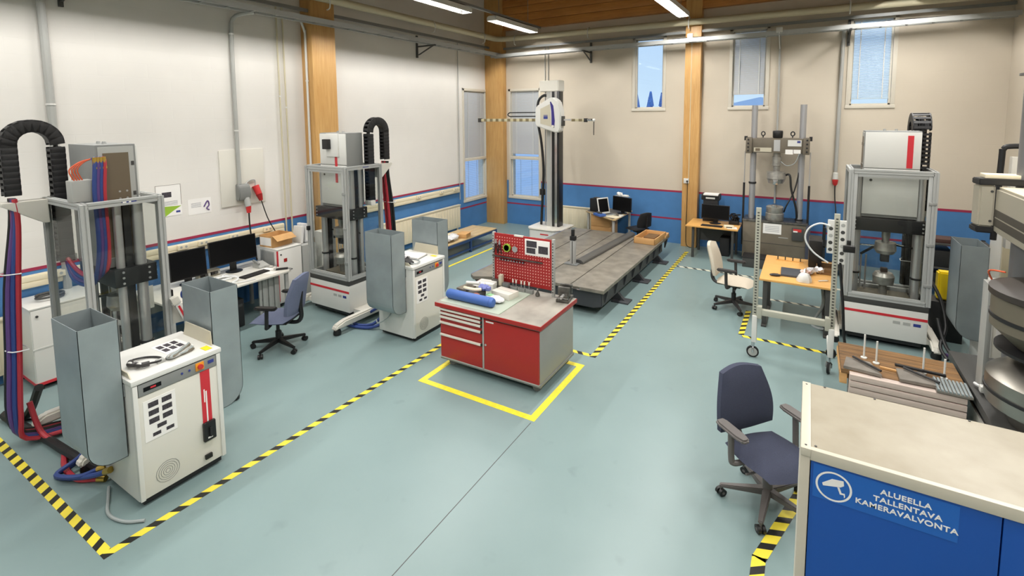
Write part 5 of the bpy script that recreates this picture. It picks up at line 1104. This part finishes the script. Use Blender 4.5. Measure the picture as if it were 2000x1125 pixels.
# ------------------------------------------------------------------ two column hydraulic frame
t = thing('hydraulic_test_frame', 'tall two column testing frame with taupe base and crosshead at the back wall', 'testing machine', (-.58, 11.95, 0))
BX('base', m_taupe, t, -.60, -.12, .05, .62, .45, .87, .008); BX('base_top', m_steeld, t, -.61, -.13, .87, .63, .46, .91, .006); BX('plinth', m_blackm, t, -.56, -.08, 0, .58, .42, .05); BX('side_post', m_eu2, t, .60, -.14, .0, .68, .0, .88, .004)
BX('front_seam', m_dgrey, t, -.58, -.123, .42, .6, -.119, .428); BX('name_strip', m_lgrey, t, .1, -.124, .57, .28, -.119, .585)
BX('notice_sheet', m_paper, t, -.2, -.124, .64, .15, -.119, .86)
for q in range(4): BX('text_line', m_print2, t, -.16, -.1246, .69 + q * .035, .11, -.1239, .70 + q * .035)
BX('control_box', m_dgrey, t, .35, -.16, .55, .56, -.12, .82, .006); BX('warning_label', m_cee, t, .37, -.163, .74, .52, -.158, .80); BX('label_text', m_paper, t, .37, -.1635, .73, .45, -.158, .76)
for sx in (-1, 1):
    MB().cyl((sx * .46, .12, .91), (sx * .46, .12, 3.40), .062, n=20).done('column', m_chromed, t); MB().lathe([(.075, 0), (.08, .02), (.075, .04)], (sx * .46, .12, 1.68 if sx < 0 else .93), 18).done('collar', m_blackm, t)
    MB().cyl((sx * .62, .05, 1.6 if sx > 0 else 1.7), (sx * .62, .05, 2.4), .012, n=8).done('lift_rod', m_steel, t); MB().cyl((sx * .62, .05, .3), (sx * .62, .05, 1.7), .022, n=8).done('lift_cylinder', m_blackm, t)
    c = BX('column_clamp', m_taupe, t, sx * .48, -.10, 2.36, sx * .60, .3, 2.70, .006)
    for z in (2.42, 2.5, 2.58, 2.66): MB().cyl((sx * .55, -.12, z), (sx * .55, -.10, z), .018, n=10).done('clamp_bolt', m_blackm, c)
    BX('clamp_bracket', m_blackm, t, sx * .585, -.02, 2.64, sx * .64, .1, 2.73)
    MB().tube([(sx * .28, .1, 2.70)] + [(sx * .28 + .035 * math.sin(a), .1, 2.785 - .045 * math.cos(a)) for a in [q * PI / 4 for q in range(9)]], .012, 6, 2).done('lifting_eye', m_blackm, t)
BX('crosshead', m_taupe, t, -.50, -.06, 2.38, .50, .28, 2.69, .01)
BX('maker_plate', m_beige, t, -.44, -.064, 2.40, -.1, -.059, 2.49); BX('plate_mark', m_brown, t, -.41, -.066, 2.415, -.32, -.063, 2.475); BX('readout', m_white, t, .20, -.066, 2.53, .45, -.059, 2.66); BX('readout_window', m_eu, t, .37, -.068, 2.60, .43, -.065, 2.645); BX('sheet', m_paper, t, .16, -.07, 2.36, .30, -.062, 2.46); BX('sheet', m_paper, t, .31, -.07, 2.38, .44, -.062, 2.46); BX('steel_plate', m_steel, t, -.06, -.066, 2.42, .06, -.059, 2.66)
MB().lathe([(.08, 0), (.095, .02), (.1, .14), (.09, .16), (.02, .165)], (0, .1, 2.69), 20).done('top_cylinder', m_black, t)
MB().lathe([(.07, 2.38), (.07, 2.30), (.09, 2.29), (.09, 2.1), (.07, 2.09), (.065, 1.98), (.18, 1.96), (.19, 1.82), (.17, 1.80), (.15, 1.72), (.05, 1.71)][::-1], (0, .1, 0), 26).done('upper_grip', m_grip, t); MB().box(-.05, -.08, 1.70, .05, .02, 1.82, .006).done('grip_jaw', m_chrome, t)
MB().lathe([(.17, .91), (.18, .93), (.18, 1.06), (.16, 1.07), (.17, 1.09), (.17, 1.2), (.14, 1.22), (.05, 1.22)], (0, .1, 0), 26).done('lower_grip', m_grip, t); MB().box(-.05, -.06, 1.2, .05, .04, 1.26, .006).done('grip_jaw', m_chrome, t)
MB().tube([(.18, .1, 1.9), (.26, .05, 1.9), (.30, .03, 1.6), (.40, .02, 1.2), (.42, .1, .92)], .022, 8).done('grip_hose', m_cable, t); MB().tube([(.44, .1, 2.1), (.36, .05, 1.6), (.22, .0, 1.25), (.18, .1, 1.1)], .014, 7).done('grip_hose', m_cable, t); MB().tube([(.42, -.07, 2.38), (.34, -.09, 2.18), (.2, -.08, 2.12), (.08, 0, 2.2)], .007, 6).done('sensor_lead', m_cableg, t)
t = thing('equipment_case', 'dark open equipment case on the floor left of the taupe testing frame base', 'case', (-.85, 11.45, 0)); BX('shell', m_dgrey, t, -.26, -.2, .0, .26, .2, .2, .01); BX('rim', m_blackm, t, -.27, -.21, .2, .27, .21, .215, .003)
# black computer tower and dark trolley by the right of the frame
t = thing('computer_tower', 'black computer tower on the oak desk beside the wheeled frame', 'computer', (.16, 9.35, .74)); BX('case', m_black, t, -.09, -.22, 0, .09, .22, .44, .006); BX('side_panel', m_taupe, t, -.094, -.2, .02, -.09, .2, .42)
t = thing('equipment_trolley', 'dark trolley with black boxes at the back wall right of the taupe testing frame', 'trolley', (.62, 11.75, 0)); BX('shelf', m_dgrey, t, -.3, -.3, .55, .3, .3, .58, .004); BX('shelf', m_dgrey, t, -.3, -.3, .12, .3, .3, .15, .004)
for x in (-.28, .28):
    for y in (-.28, .28): BX('leg', m_blackm, t, x - .02, y - .02, .06, x + .02, y + .02, .95)
    caster(t, x, -.28, .08, .03)
BX('black_module', m_black, t, -.22, -.2, .58, .1, .2, .88, .01); BX('grey_module', m_grey, t, -.25, -.22, .88, .22, .2, .93, .006)
# ------------------------------------------------------------------ oak desk and wheeled frame
t = thing('desk', 'oak desk with dark legs behind the wheeled post frame', 'desk', (-.10, 8.85, 0))
BX('tabletop', m_desk, t, -.46, -.72, .712, .52, .75, .742, .005)
for x in (-.38, .42):
    for y in (-.65, .2): BX('leg', m_dgrey, t, x - .03, y - .03, .02, x + .03, y + .03, .712, .004)
    BX('foot_rail', m_dgrey, t, x - .035, -.72, 0, x + .035, .45, .03, .004)
BX('apron', m_dgrey, t, -.38, .17, .62, .42, .2, .71)
t = thing('laptop', 'dark closed laptop on the oak desk', 'laptop', (-.15, 8.62, .743), .03); BX('body', m_plasticg2, t, -.145, -.21, 0, .145, .21, .022, .005); BX('lid', m_plasticg2, t, -.144, -.208, .022, .144, .208, .03, .004)
t = thing('computer_mouse', 'black mouse left of the closed laptop on the oak desk', 'mouse', (-.36, 8.36, .743), .2); MB().sphere((0, 0, .02), .055, 1.5, .6, .4, 12).done('shell', m_black, t); BX('wheel', m_dgrey, t, .02, -.004, .03, .035, .004, .044)
t = thing('white_dome', 'white rounded cloth cover lying on the front edge of the oak desk', 'cloth', (.02, 8.30, .743)); b = MB(); b.lathe([(.10, 0), (.10, .03), (.08, .08), (.045, .12), (.01, .13)], n=22)
for v in b.bm.verts: v.co += V((random.uniform(-.006, .006), random.uniform(-.006, .006), random.uniform(-.003, .003)))
b.done('cover', m_white, t); MB().tube([(.0, 0, .12), (.0, .06, .16), (.02, .12, .14), (.0, .2, .02)], .012, 6).done('strap', m_polym, t)
t = thing('plastic_wrap', 'crumpled clear and pink plastic wrap on the oak desk', 'plastic', (.10, 8.72, .798))
for i, (mm, c) in enumerate(((m_polym, (0, 0, 0)), (m_polym, (.12, .12, .0)), (m_pinkp, (-.06, -.10, -.01)))):
    b = MB(); b.sphere(c, .068, 1, 1.2, .6, 12)
    for v in b.bm.verts: v.co += V((random.uniform(-.025, .025), random.uniform(-.025, .025), random.uniform(-.02, .02)))
    b.done('wrap', mm, t)
t = thing('steel_samples', 'row of small upright steel sample pins at the far edge of the oak desk', 'sample', (-.2, 9.35, .743))
BX('holder', m_desk, t, -.2, -.02, 0, .2, .02, .012)
for i in range(4): BX('pin', m_blackm, t, -.18 + i * .11, -.01, 0, -.165 + i * .11, .01, .07)
t = thing('white_tool', 'white pen tool on the right of the oak desk', 'tool', (.26, 8.42, .743), .6); MB().cyl((-.07, 0, .012), (.06, 0, .012), .01, n=8).done('barrel', m_white, t); MB().cyl((.06, 0, .012), (.09, 0, .01), .008, .002, 8).done('tip', m_steel, t)
t = thing('wicker_tray', 'small brown tray with straps at the right rear of the oak desk', 'tray', (.30, 9.0, .743)); BX('tray_bottom', m_oldw, t, -.12, -.2, 0, .12, .2, .01)
for a in ((-.12, -.2, .01, -.11, .2, .08), (.11, -.2, .01, .12, .2, .08), (-.12, -.2, .01, .12, -.19, .08), (-.12, .19, .01, .12, .2, .08)): BX('rim', m_oldw, t, *a)
hose('floor_cable', 'silver cables and clamps on the floor under the right end of the oak desk', [(.25, 8.9, .6), (.28, 8.7, .3), (.15, 8.55, .03), (.3, 8.4, .03), (.42, 8.55, .04), (.3, 8.7, .04)], .02, m_cableg, None, 'cable')
# wheeled post frame
t = thing('wheeled_post_frame', 'grey wheeled frame of two slotted posts with white power strips by the oak desk', 'frame', (-.10, 7.05, 0))
for sx, wh in ((-.42, 0), (.43, 1)):
    p = BX('post', m_postg, t, sx - .03, -.02, .55, sx + .03, .02, 2.0, .003); b = MB()
    for q in range(36): b.box(sx - .012, -.0212, .6 + q * .038, sx + .012, -.0195, .616 + q * .038)
    b.done('slots', m_dgrey, p)['kind'] = 'stuff'
    BX('post_foot', m_white, t, sx - .03, -.05, .21, sx + .03, .05, .57, .01)
    if wh: MB().tube([(sx, -.0, .24), (sx, .3, .25), (sx, .5, .26)], .03, 8).done('side_foot', m_white, t)
    a = .1 if wh == 0 else 1.4
    q = V((-math.sin(a), math.cos(a), 0))
    c = V((sx - .01, -.02, .075))
    wl = MB().lathe([(.055, -.014), (.075, -.014), (.075, .014), (.055, .014)], n=20, M=Matrix.Translation(c) @ Matrix.Rotation(a, 4, 'Z') @ Matrix.Rotation(PI / 2, 4, 'X')).done('wheel', m_rubber, t); MB().cyl(c - q * .017, c + q * .017, .056, n=18).done('wheel_hub', m_lgrey, wl)
    MB().cyl((c.x, c.y, .15), (c.x, c.y, .22), .022, n=10).tube([(c.x, c.y, .16), c + q * .03 + V((0, 0, .05)), c + q * .03], .009, 6, 2).tube([(c.x, c.y, .16), c - q * .03 + V((0, 0, .05)), c - q * .03], .009, 6, 2).done('wheel_fork', m_chrome, t)
    if wh: caster(t, sx, .47, .24, .06)
BX('cross_bar', m_postg, t, -.40, -.035, .585, .42, .035, .66, .006); BX('bar_plate', m_postg, t, -.40, -.04, .54, -.34, .04, .70, .004); BX('bar_plate', m_postg, t, .36, -.04, .54, .42, .04, .70, .004)
for x, z0, z1 in ((.37, 1.52, 1.93), (.49, 1.40, 1.93)):
    s = BX('power_strip', m_white, t, x - .035, -.06, z0, x + .035, -.022, z1, .006)
    nn = int((z1 - z0) / .085)
    for q in range(nn): MB().cyl((x, -.0615, z0 + .05 + q * .085), (x, -.058, z0 + .05 + q * .085), .022, n=12).done('outlet', m_dgrey if (q + int(x * 100)) % 3 else m_lgrey, s)
BX('black_plug', m_black, t, .50, -.09, 1.56, .62, -.03, 1.64, .01)
MB().tube([(.36, -.07, 1.86), (.25, -.08, 1.88), (.14, -.06, 1.8), (.11, -.04, 1.66), (.2, 0, 1.5), (.36, .03, 1.38)], .0105, 7).done('white_lead', m_cablew, t); MB().tube([(.48, -.05, 1.42), (.50, -.06, 1.2), (.53, -.06, .9), (.56, -.02, .5), (.62, .1, .2)], .016, 7).done('black_lead', m_cable, t)
# ------------------------------------------------------------------ wood topped stack with steel plates
t = thing('timber_stack', 'stack of pale boards under a weathered wood deck in front of the third testing machine', 'timber', (.92, 5.90, 0))
for i in range(5): BX('deck_board', m_oldw, t, -.54, .04 + i * .142, .535, .47, .178 + i * .142, .58, .004)
for x in (-.5, 0, .41): BX('bearer', m_box, t, x - .05, .1, .46, x + .05, .74, .535, .004)
BX('core', m_dgrey, t, -.43, .02, .0, .41, .72, .46)
for i in range(8): BX('stacked_board', m_pale, t, -.47, -.04 - .004 * (i % 2), .515 - i * .067, .43, .10, .572 - i * .067, .005)
BX('end_block', m_box, t, -.55, .05, .42, -.485, .16, .533, .004)
def wedge(label, x, y, rz):
    o = thing('steel_plate', label, 'steel plate', (x, y, .581), rz); MB().prism([(-.17, -.12), (.15, -.12), (.05, .13), (-.16, .13)], 2, 0, .03, .003).done('plate', m_steelp, o); MB().cyl((-.10, .12, .05), (.14, -.08, .05), .012, n=8).done('rod', m_blackm, o); return o
wedge('flat steel plate with a black rod at the left of the weathered deck', .58, 6.05, -.1)
wedge('flat steel plate with a black rod in the middle of the weathered deck', 1.02, 6.04, .05)
o = thing('ribbed_plate', 'blue grey ribbed metal plate on the right end of the weathered deck', 'steel plate', (1.26, 5.98, .581), -.03); BX('plate', m_steelp, o, -.13, -.13, 0, .13, .14, .02)
for i in range(9): BX('rib', m_bin, o, -.125 + i * .0285, -.13, .02, -.108 + i * .0285, .14, .035)
for i, (x, y, h, lb) in enumerate(((.60, 6.32, .26, 'clear upright rod at the left back of the weathered deck'), (.70, 6.24, .24, 'second clear upright rod from the left on the weathered deck'), (1.08, 6.22, .27, 'clear upright rod in the middle of the weathered deck'), (1.24, 6.20, .2, 'clear upright rod right of the middle of the weathered deck'))):
    o = thing('upright_rod', lb, 'rod', (x, y, .581)); MB().lathe([(.03, 0), (.03, .01), (.012, .014)], n=12).done('foot', m_rod, o); MB().cyl((0, 0, .012), (0, 0, h), .009, n=8).done('rod', m_rod, o)
for x0, x1, y, lb in ((.72, .92, 6.13, 'pale wooden strip between the two plates on the weathered deck'), (1.12, 1.22, 6.0, 'short pale wooden strip left of the ribbed plate')):
    o = thing('wooden_strip', lb, 'wood', ((x0 + x1) / 2, y, .581), -.12); BX('strip', m_box, o, (x0 - x1) / 2, -.012, 0, (x1 - x0) / 2, .012, .02, .002)
o = thing('flat_bar', 'black flat bar lying across the middle plate on the weathered deck', 'bar', (1.05, 6.19, .62), -.08); BX('bar', m_blackm, o, -.2, -.015, -.008, .2, .015, .014, .002); BX('support', m_steelp, o, -.02, -.02, -.04, .02, .02, -.008)
# ------------------------------------------------------------------ floor cables, dark rack, yellow can beside the third machine
for i in range(5):
    hose('floor_cable', ('black cable looping on the floor right of the third testing machine', 'black cable coil below the grey chute near the press', 'violet hose on the floor right of the third testing machine', 'black cable rising beside the white base of the third testing machine', 'thin black cable curling towards the press base')[i],
         [[(1.55, 8.3, .5), (1.62, 8.1, .2), (1.75, 7.7, .04), (1.6, 7.3, .04), (1.45, 7.5, .05), (1.6, 7.9, .05)], [(1.5, 7.0, .05), (1.75, 7.0, .06), (1.95, 7.3, .06), (1.85, 7.6, .05), (1.6, 7.45, .05), (1.5, 7.15, .06)],
          [(1.55, 8.2, .08), (1.8, 8.1, .05), (2.0, 7.75, .05), (1.9, 7.6, .09)], [(1.52, 8.6, .9), (1.60, 8.45, .7), (1.64, 8.3, .4), (1.56, 8.1, .2), (1.6, 7.9, .11)], [(1.9, 7.5, .3), (1.8, 7.35, .12), (1.6, 7.2, .1), (1.45, 7.0, .04)]][i], (.022, .018, .022, .02, .012)[i], (m_cable, m_cable, m_cablep, m_cable, m_cable)[i], None, 'cable')
t = thing('storage_rack', 'dark shelf rack with tools at the back wall right of the third testing machine', 'rack', (2.1, 11.3, 0))
for x in (-.5, .6):
    for y in (-.28, .28): BX('upright', m_blackm, t, x - .025, y - .025, 0, x + .025, y + .025, .96)
for z in (.15, .5, .92): BX('shelf', m_dgrey, t, -.52, -.3, z, .62, .3, z + .03, .004)
BX('tool_block', m_darkred, t, -.3, -.25, .95, .2, .1, 1.02, .01); BX('tool_block', m_grey, t, -.46, -.2, .95, -.32, .0, 1.03, .01); BX('bin', m_blackm, t, -.4, -.28, .53, .1, .2, .82, .01); BX('bin', m_black, t, -.4, -.28, .18, .5, .2, .42, .01)
t = thing('yellow_can', 'yellow plastic can standing between third machine and grey chute', 'can', (1.75, 9.0, 0)); BX('stand', m_blackm, t, -.18, -.15, 0, .18, .15, .56, .006); MB().prism([(-.11, .57), (.11, .57), (.11, .92), (.06, .97), (-.11, .97)], 1, -.08, .08, .02).done('can_body', m_yellow, t); MB().cyl((.06, 0, .95), (.085, 0, .99), .025, n=12).done('cap', m_black, t)
t = thing('white_cupboard', 'white cupboard with a shelf groove behind the press near the right wall', 'cupboard', (2.62, 9.6, 0)); BX('carcass', m_white2, t, -.25, -.25, .05, .42, .25, 1.60, .006); BX('door', m_cream, t, -.24, -.262, .75, .41, -.25, 1.57, .004); BX('ledge', m_white, t, -.26, -.29, .66, .43, -.25, .73, .004); BX('drawer', m_lgrey, t, -.24, -.262, .40, .41, -.25, .64, .004); BX('plinth', m_dgrey, t, -.23, -.24, 0, .4, .24, .05)
t = thing('white_cabinet', 'tall white framed unit with a black rounded handle bar behind the press column', 'cabinet', (2.45, 8.9, 0)); MB().tube([(-.28, 0, 1.5), (-.26, 0, 2.60), (-.25, 0, 2.72), (-.15, 0, 2.76), (.35, 0, 2.76)], .035, 8).done('handle_bar', m_blackm, t); BX('unit_body', m_white2, t, -.16, -.02, 1.4, .4, .1, 2.62, .006); BX('unit_strip', m_lgrey, t, -.1, -.03, 1.5, -.04, -.02, 2.55); BX('unit_post', m_lgrey, t, .0, .0, 0, .2, .08, 1.4)
# ------------------------------------------------------------------ large press at the right
t = thing('large_press', 'large beige press with stacked round grips at the right wall', 'press', (2.15, 5.45, 0))
BX('bed', m_blackm, t, -.70, -2.2, .12, .9, 1.45, .52, .01); BX('bed_top', m_dgrey, t, -.74, -2.25, .52, .92, 1.50, .60, .008); BX('plinth', m_lgrey, t, -.66, -2.1, 0, .85, 1.35, .12)
BX('front_skirt', m_white2, t, -.715, -1.9, .02, -.70, 1.0, .42)
for y in (1.10, -1.6):
    MB().cyl((-.27, y, .60), (-.27, y, 3.55), .15, n=24).done('column', m_coldark, t); MB().lathe([(.02, 3.55), (.19, 3.55), (.19, 3.57), (.05, 3.58), (.07, 3.62), (.06, 3.66), (.02, 3.68)], (-.27, y, 0), 18).done('column_finial', m_coldark, t)
MB().prism([(-1.9, 2.04), (1.02, 2.04), (1.02, 2.48), (-1.9, 2.48)], 0, -.58, .5, .02).done('crosshead', m_xhead, t)
BX('crosshead_top', m_cream, t, -.56, -1.88, 2.48, .48, 1.0, 2.487); BX('crosshead_band', m_band, t, -.584, -1.9, 2.20, -.578, 1.01, 2.27); BX('crosshead_band', m_band, t, -.584, -1.9, 2.11, -.578, 1.01, 2.185)
e = MB().prism([(-.70, 1.01), (-.585, 1.0), (-.57, 1.16), (-.66, 1.18), (-.72, 1.15)], 2, 2.09, 2.50, .015).done('end_cap', m_xhead, t); MB().prism([(-.71, .995), (-.2, .995), (-.2, 1.19), (-.66, 1.19), (-.73, 1.155)], 2, 2.50, 2.56, .008).done('cap_top', m_blackm, e); MB().prism([(-.71, .995), (-.58, .99), (-.56, 1.17), (-.66, 1.19), (-.73, 1.155)], 2, 2.03, 2.09, .012).done('cap_bottom', m_blackm, e)
for z in (2.15, 2.44): MB().cyl((-.61, 1.008, z), (-.61, .998, z), .012, n=8).done('screw_head', m_dgrey, e)
BX('top_box', m_cream, t, -.66, 1.04, 2.562, .3, 1.22, 2.60, .006)
def disc(name, prof, m, z): return MB().lathe(prof, (-.31, .10, z), 40).done(name, m, t)
disc('ram', [(.2, 0), (.2, .62)], m_steeld, 1.75)
g = disc('upper_grip', [(.30, .0), (.44, .14), (.46, .16), (.46, .42), (.40, .44)], m_beiged, 1.26); disc('grip_ring', [(.44, .0), (.467, .005), (.467, .035), (.44, .04)], m_blackm, 1.49); disc('grip_top', [(.40, 0), (.48, .0), (.48, .05), (.36, .07), (.15, .10), (.1, .3)], m_griptop, 1.69)
disc('grip_plate', [(.25, 0), (.42, 0), (.42, .025), (.25, .03)], m_blackm, 1.225)
disc('specimen_jaw', [(.14, 0), (.16, .02), (.16, .14), (.12, .16)], m_steeld, 1.10)
g2 = disc('lower_grip', [(.30, -.16), (.34, -.02), (.45, .0), (.46, .03), (.46, .24), (.44, .26), (.30, .36), (.14, .37)], m_brushed, .76); disc('grip_ring', [(.44, .0), (.468, .005), (.468, .03), (.44, .035)], m_blackm, .86)
BX('pale_plate', m_lgrey, t, -.67, .62, .60, -.63, .80, 1.62, .004); BX('guide_post', m_steelg, t, -.40, .62, .6, -.30, .74, 2.3, .006); BX('sensor_box', m_grey, t, -.38, .30, 1.62, -.1, .55, 1.85, .01)
BX('white_connector', m_white, t, -.70, .50, .62, -.63, .57, .68, .012); MB().tube([(-.66, .57, .65), (-.69, .62, .64), (-.70, .68, .63)], .014, 6).done('connector_lead', m_cablew, t)
MB().tube([(-.62, .7, 1.62), (-.68, .62, 1.75), (-.6, .5, 1.78)], .008, 6).done('thin_wire', m_copper, t)
BX('cross_plate', m_beiged, t, -.6, .25, 1.22, -.38, .52, 1.24, .003)
t = thing('red_tool', 'red handled tool lying on the dark press bed', 'tool', (1.75, 4.75, .602), .8); MB().cyl((-.09, 0, .03), (.03, 0, .03), .028, n=12).done('handle', m_cee, t); MB().cyl((.03, 0, .03), (.14, 0, .03), .012, n=8).done('shaft', m_steel, t)
t = thing('orange_tool', 'small orange and yellow tool lying beside the red handled tool on the press bed', 'tool', (1.86, 4.52, .602), .3); BX('body', m_orange, t, -.05, -.03, 0, .06, .03, .04, .008); BX('tip', m_yellow, t, .06, -.02, .005, .12, .02, .03, .004)
# ------------------------------------------------------------------ blue lockers in the foreground
t = thing('locker_cabinet', 'blue door cabinet with an ivory top and camera sign in the right foreground', 'cabinet', (.02, 2.115, 0)); HW, DP, HT = 2.4, .545, 1.92
BX('side_panel', m_lockf, t, 0, .0, 0, .033, DP, HT - .002, .002); BX('side_panel', m_lockf, t, HW - .033, .0, 0, HW, DP, HT - .002); BX('back_panel', m_lockf, t, .033, DP - .02, .05, HW - .033, DP, HT - .02)
BX('top_panel', m_birchtop, t, .034, .012, HT - .022, HW, DP, HT, .002); BX('top_edge', m_lockf, t, .0, -.004, HT - .03, .034, DP + .002, HT + .002, .002)
BX('front_rail', m_lockf, t, .033, -.002, HT - .042, HW, .02, HT + .001, .002); BX('front_rail', m_lockf, t, .033, 0, .06, HW, .03, .12); BX('plinth', m_dgrey, t, .02, .04, 0, HW - .02, DP - .02, .06)
s = MB()
for x, y in ((.017, .02), (.017, DP - .02), (.05, .03), (.09, DP - .01), (.6, DP - .01), (1.1, DP - .01), (.28, DP - .01)): MB().cyl((x, y, HT - .001), (x, y, HT + .003), .0045, n=8).done('screw_head', m_dgrey, t)
d1 = BX('door', m_locker, t, .036, .004, .125, .575, .022, HT - .044, .002); d2 = BX('door', m_locker, t, .579, .004, .125, 1.13, .022, HT - .044, .002); BX('door', m_locker, t, 1.134, .004, .125, 1.75, .022, HT - .044, .002); BX('door', m_locker, t, 1.754, .004, .125, HW - .035, .022, HT - .044, .002)
MB().box(.53, -.012, 1.0, .545, .004, 1.2, .004).done('door_handle', m_steel, d1); MB().box(.60, -.012, 1.0, .615, .004, 1.2, .004).done('door_handle', m_steel, d2)
sg = BX('camera_sign', m_sign, d1, .045, .0025, 1.735, .47, .0045, 1.868)
rg = MB(); cxs, czs, R1, R2 = .112, 1.797, .058, .051
for i in range(40):
    a, b_ = 2 * PI * i / 40, 2 * PI * (i + 1) / 40
    rg.quad((cxs + R1 * math.cos(a), .002, czs + R1 * math.sin(a)), (cxs + R1 * math.cos(b_), .002, czs + R1 * math.sin(b_)), (cxs + R2 * math.cos(b_), .002, czs + R2 * math.sin(b_)), (cxs + R2 * math.cos(a), .002, czs + R2 * math.sin(a)))
rg.done('sign_ring', m_paper, sg)
cm = MB(); Mr = Matrix.Translation((cxs, 0, czs)) @ Matrix.Rotation(-.12, 4, 'Y')
cm.prism([(-.036, .008), (-.034, -.002), (.022, .004), (.034, .012), (.034, .030), (-.002, .030)], 1, .0015, .0024); cm.prism([(.012, .002), (.019, .002), (.024, -.018), (.034, -.018), (.034, -.030), (.030, -.036), (.030, -.024), (.018, -.024)], 1, .0015, .0024)
for v in cm.bm.verts: v.co = Mr @ v.co
cm.done('camera_pictogram', m_paper, sg)
text('sign_text', 'ALUEELLA', .027, m_paper, sg, (.325, .0018, 1.835), (PI / 2, 0, 0)); text('sign_text', 'TALLENTAVA', .027, m_paper, sg, (.330, .0018, 1.804), (PI / 2, 0, 0)); text('sign_text', 'KAMERAVALVONTA', .027, m_paper, sg, (.325, .0018, 1.773), (PI / 2, 0, 0))
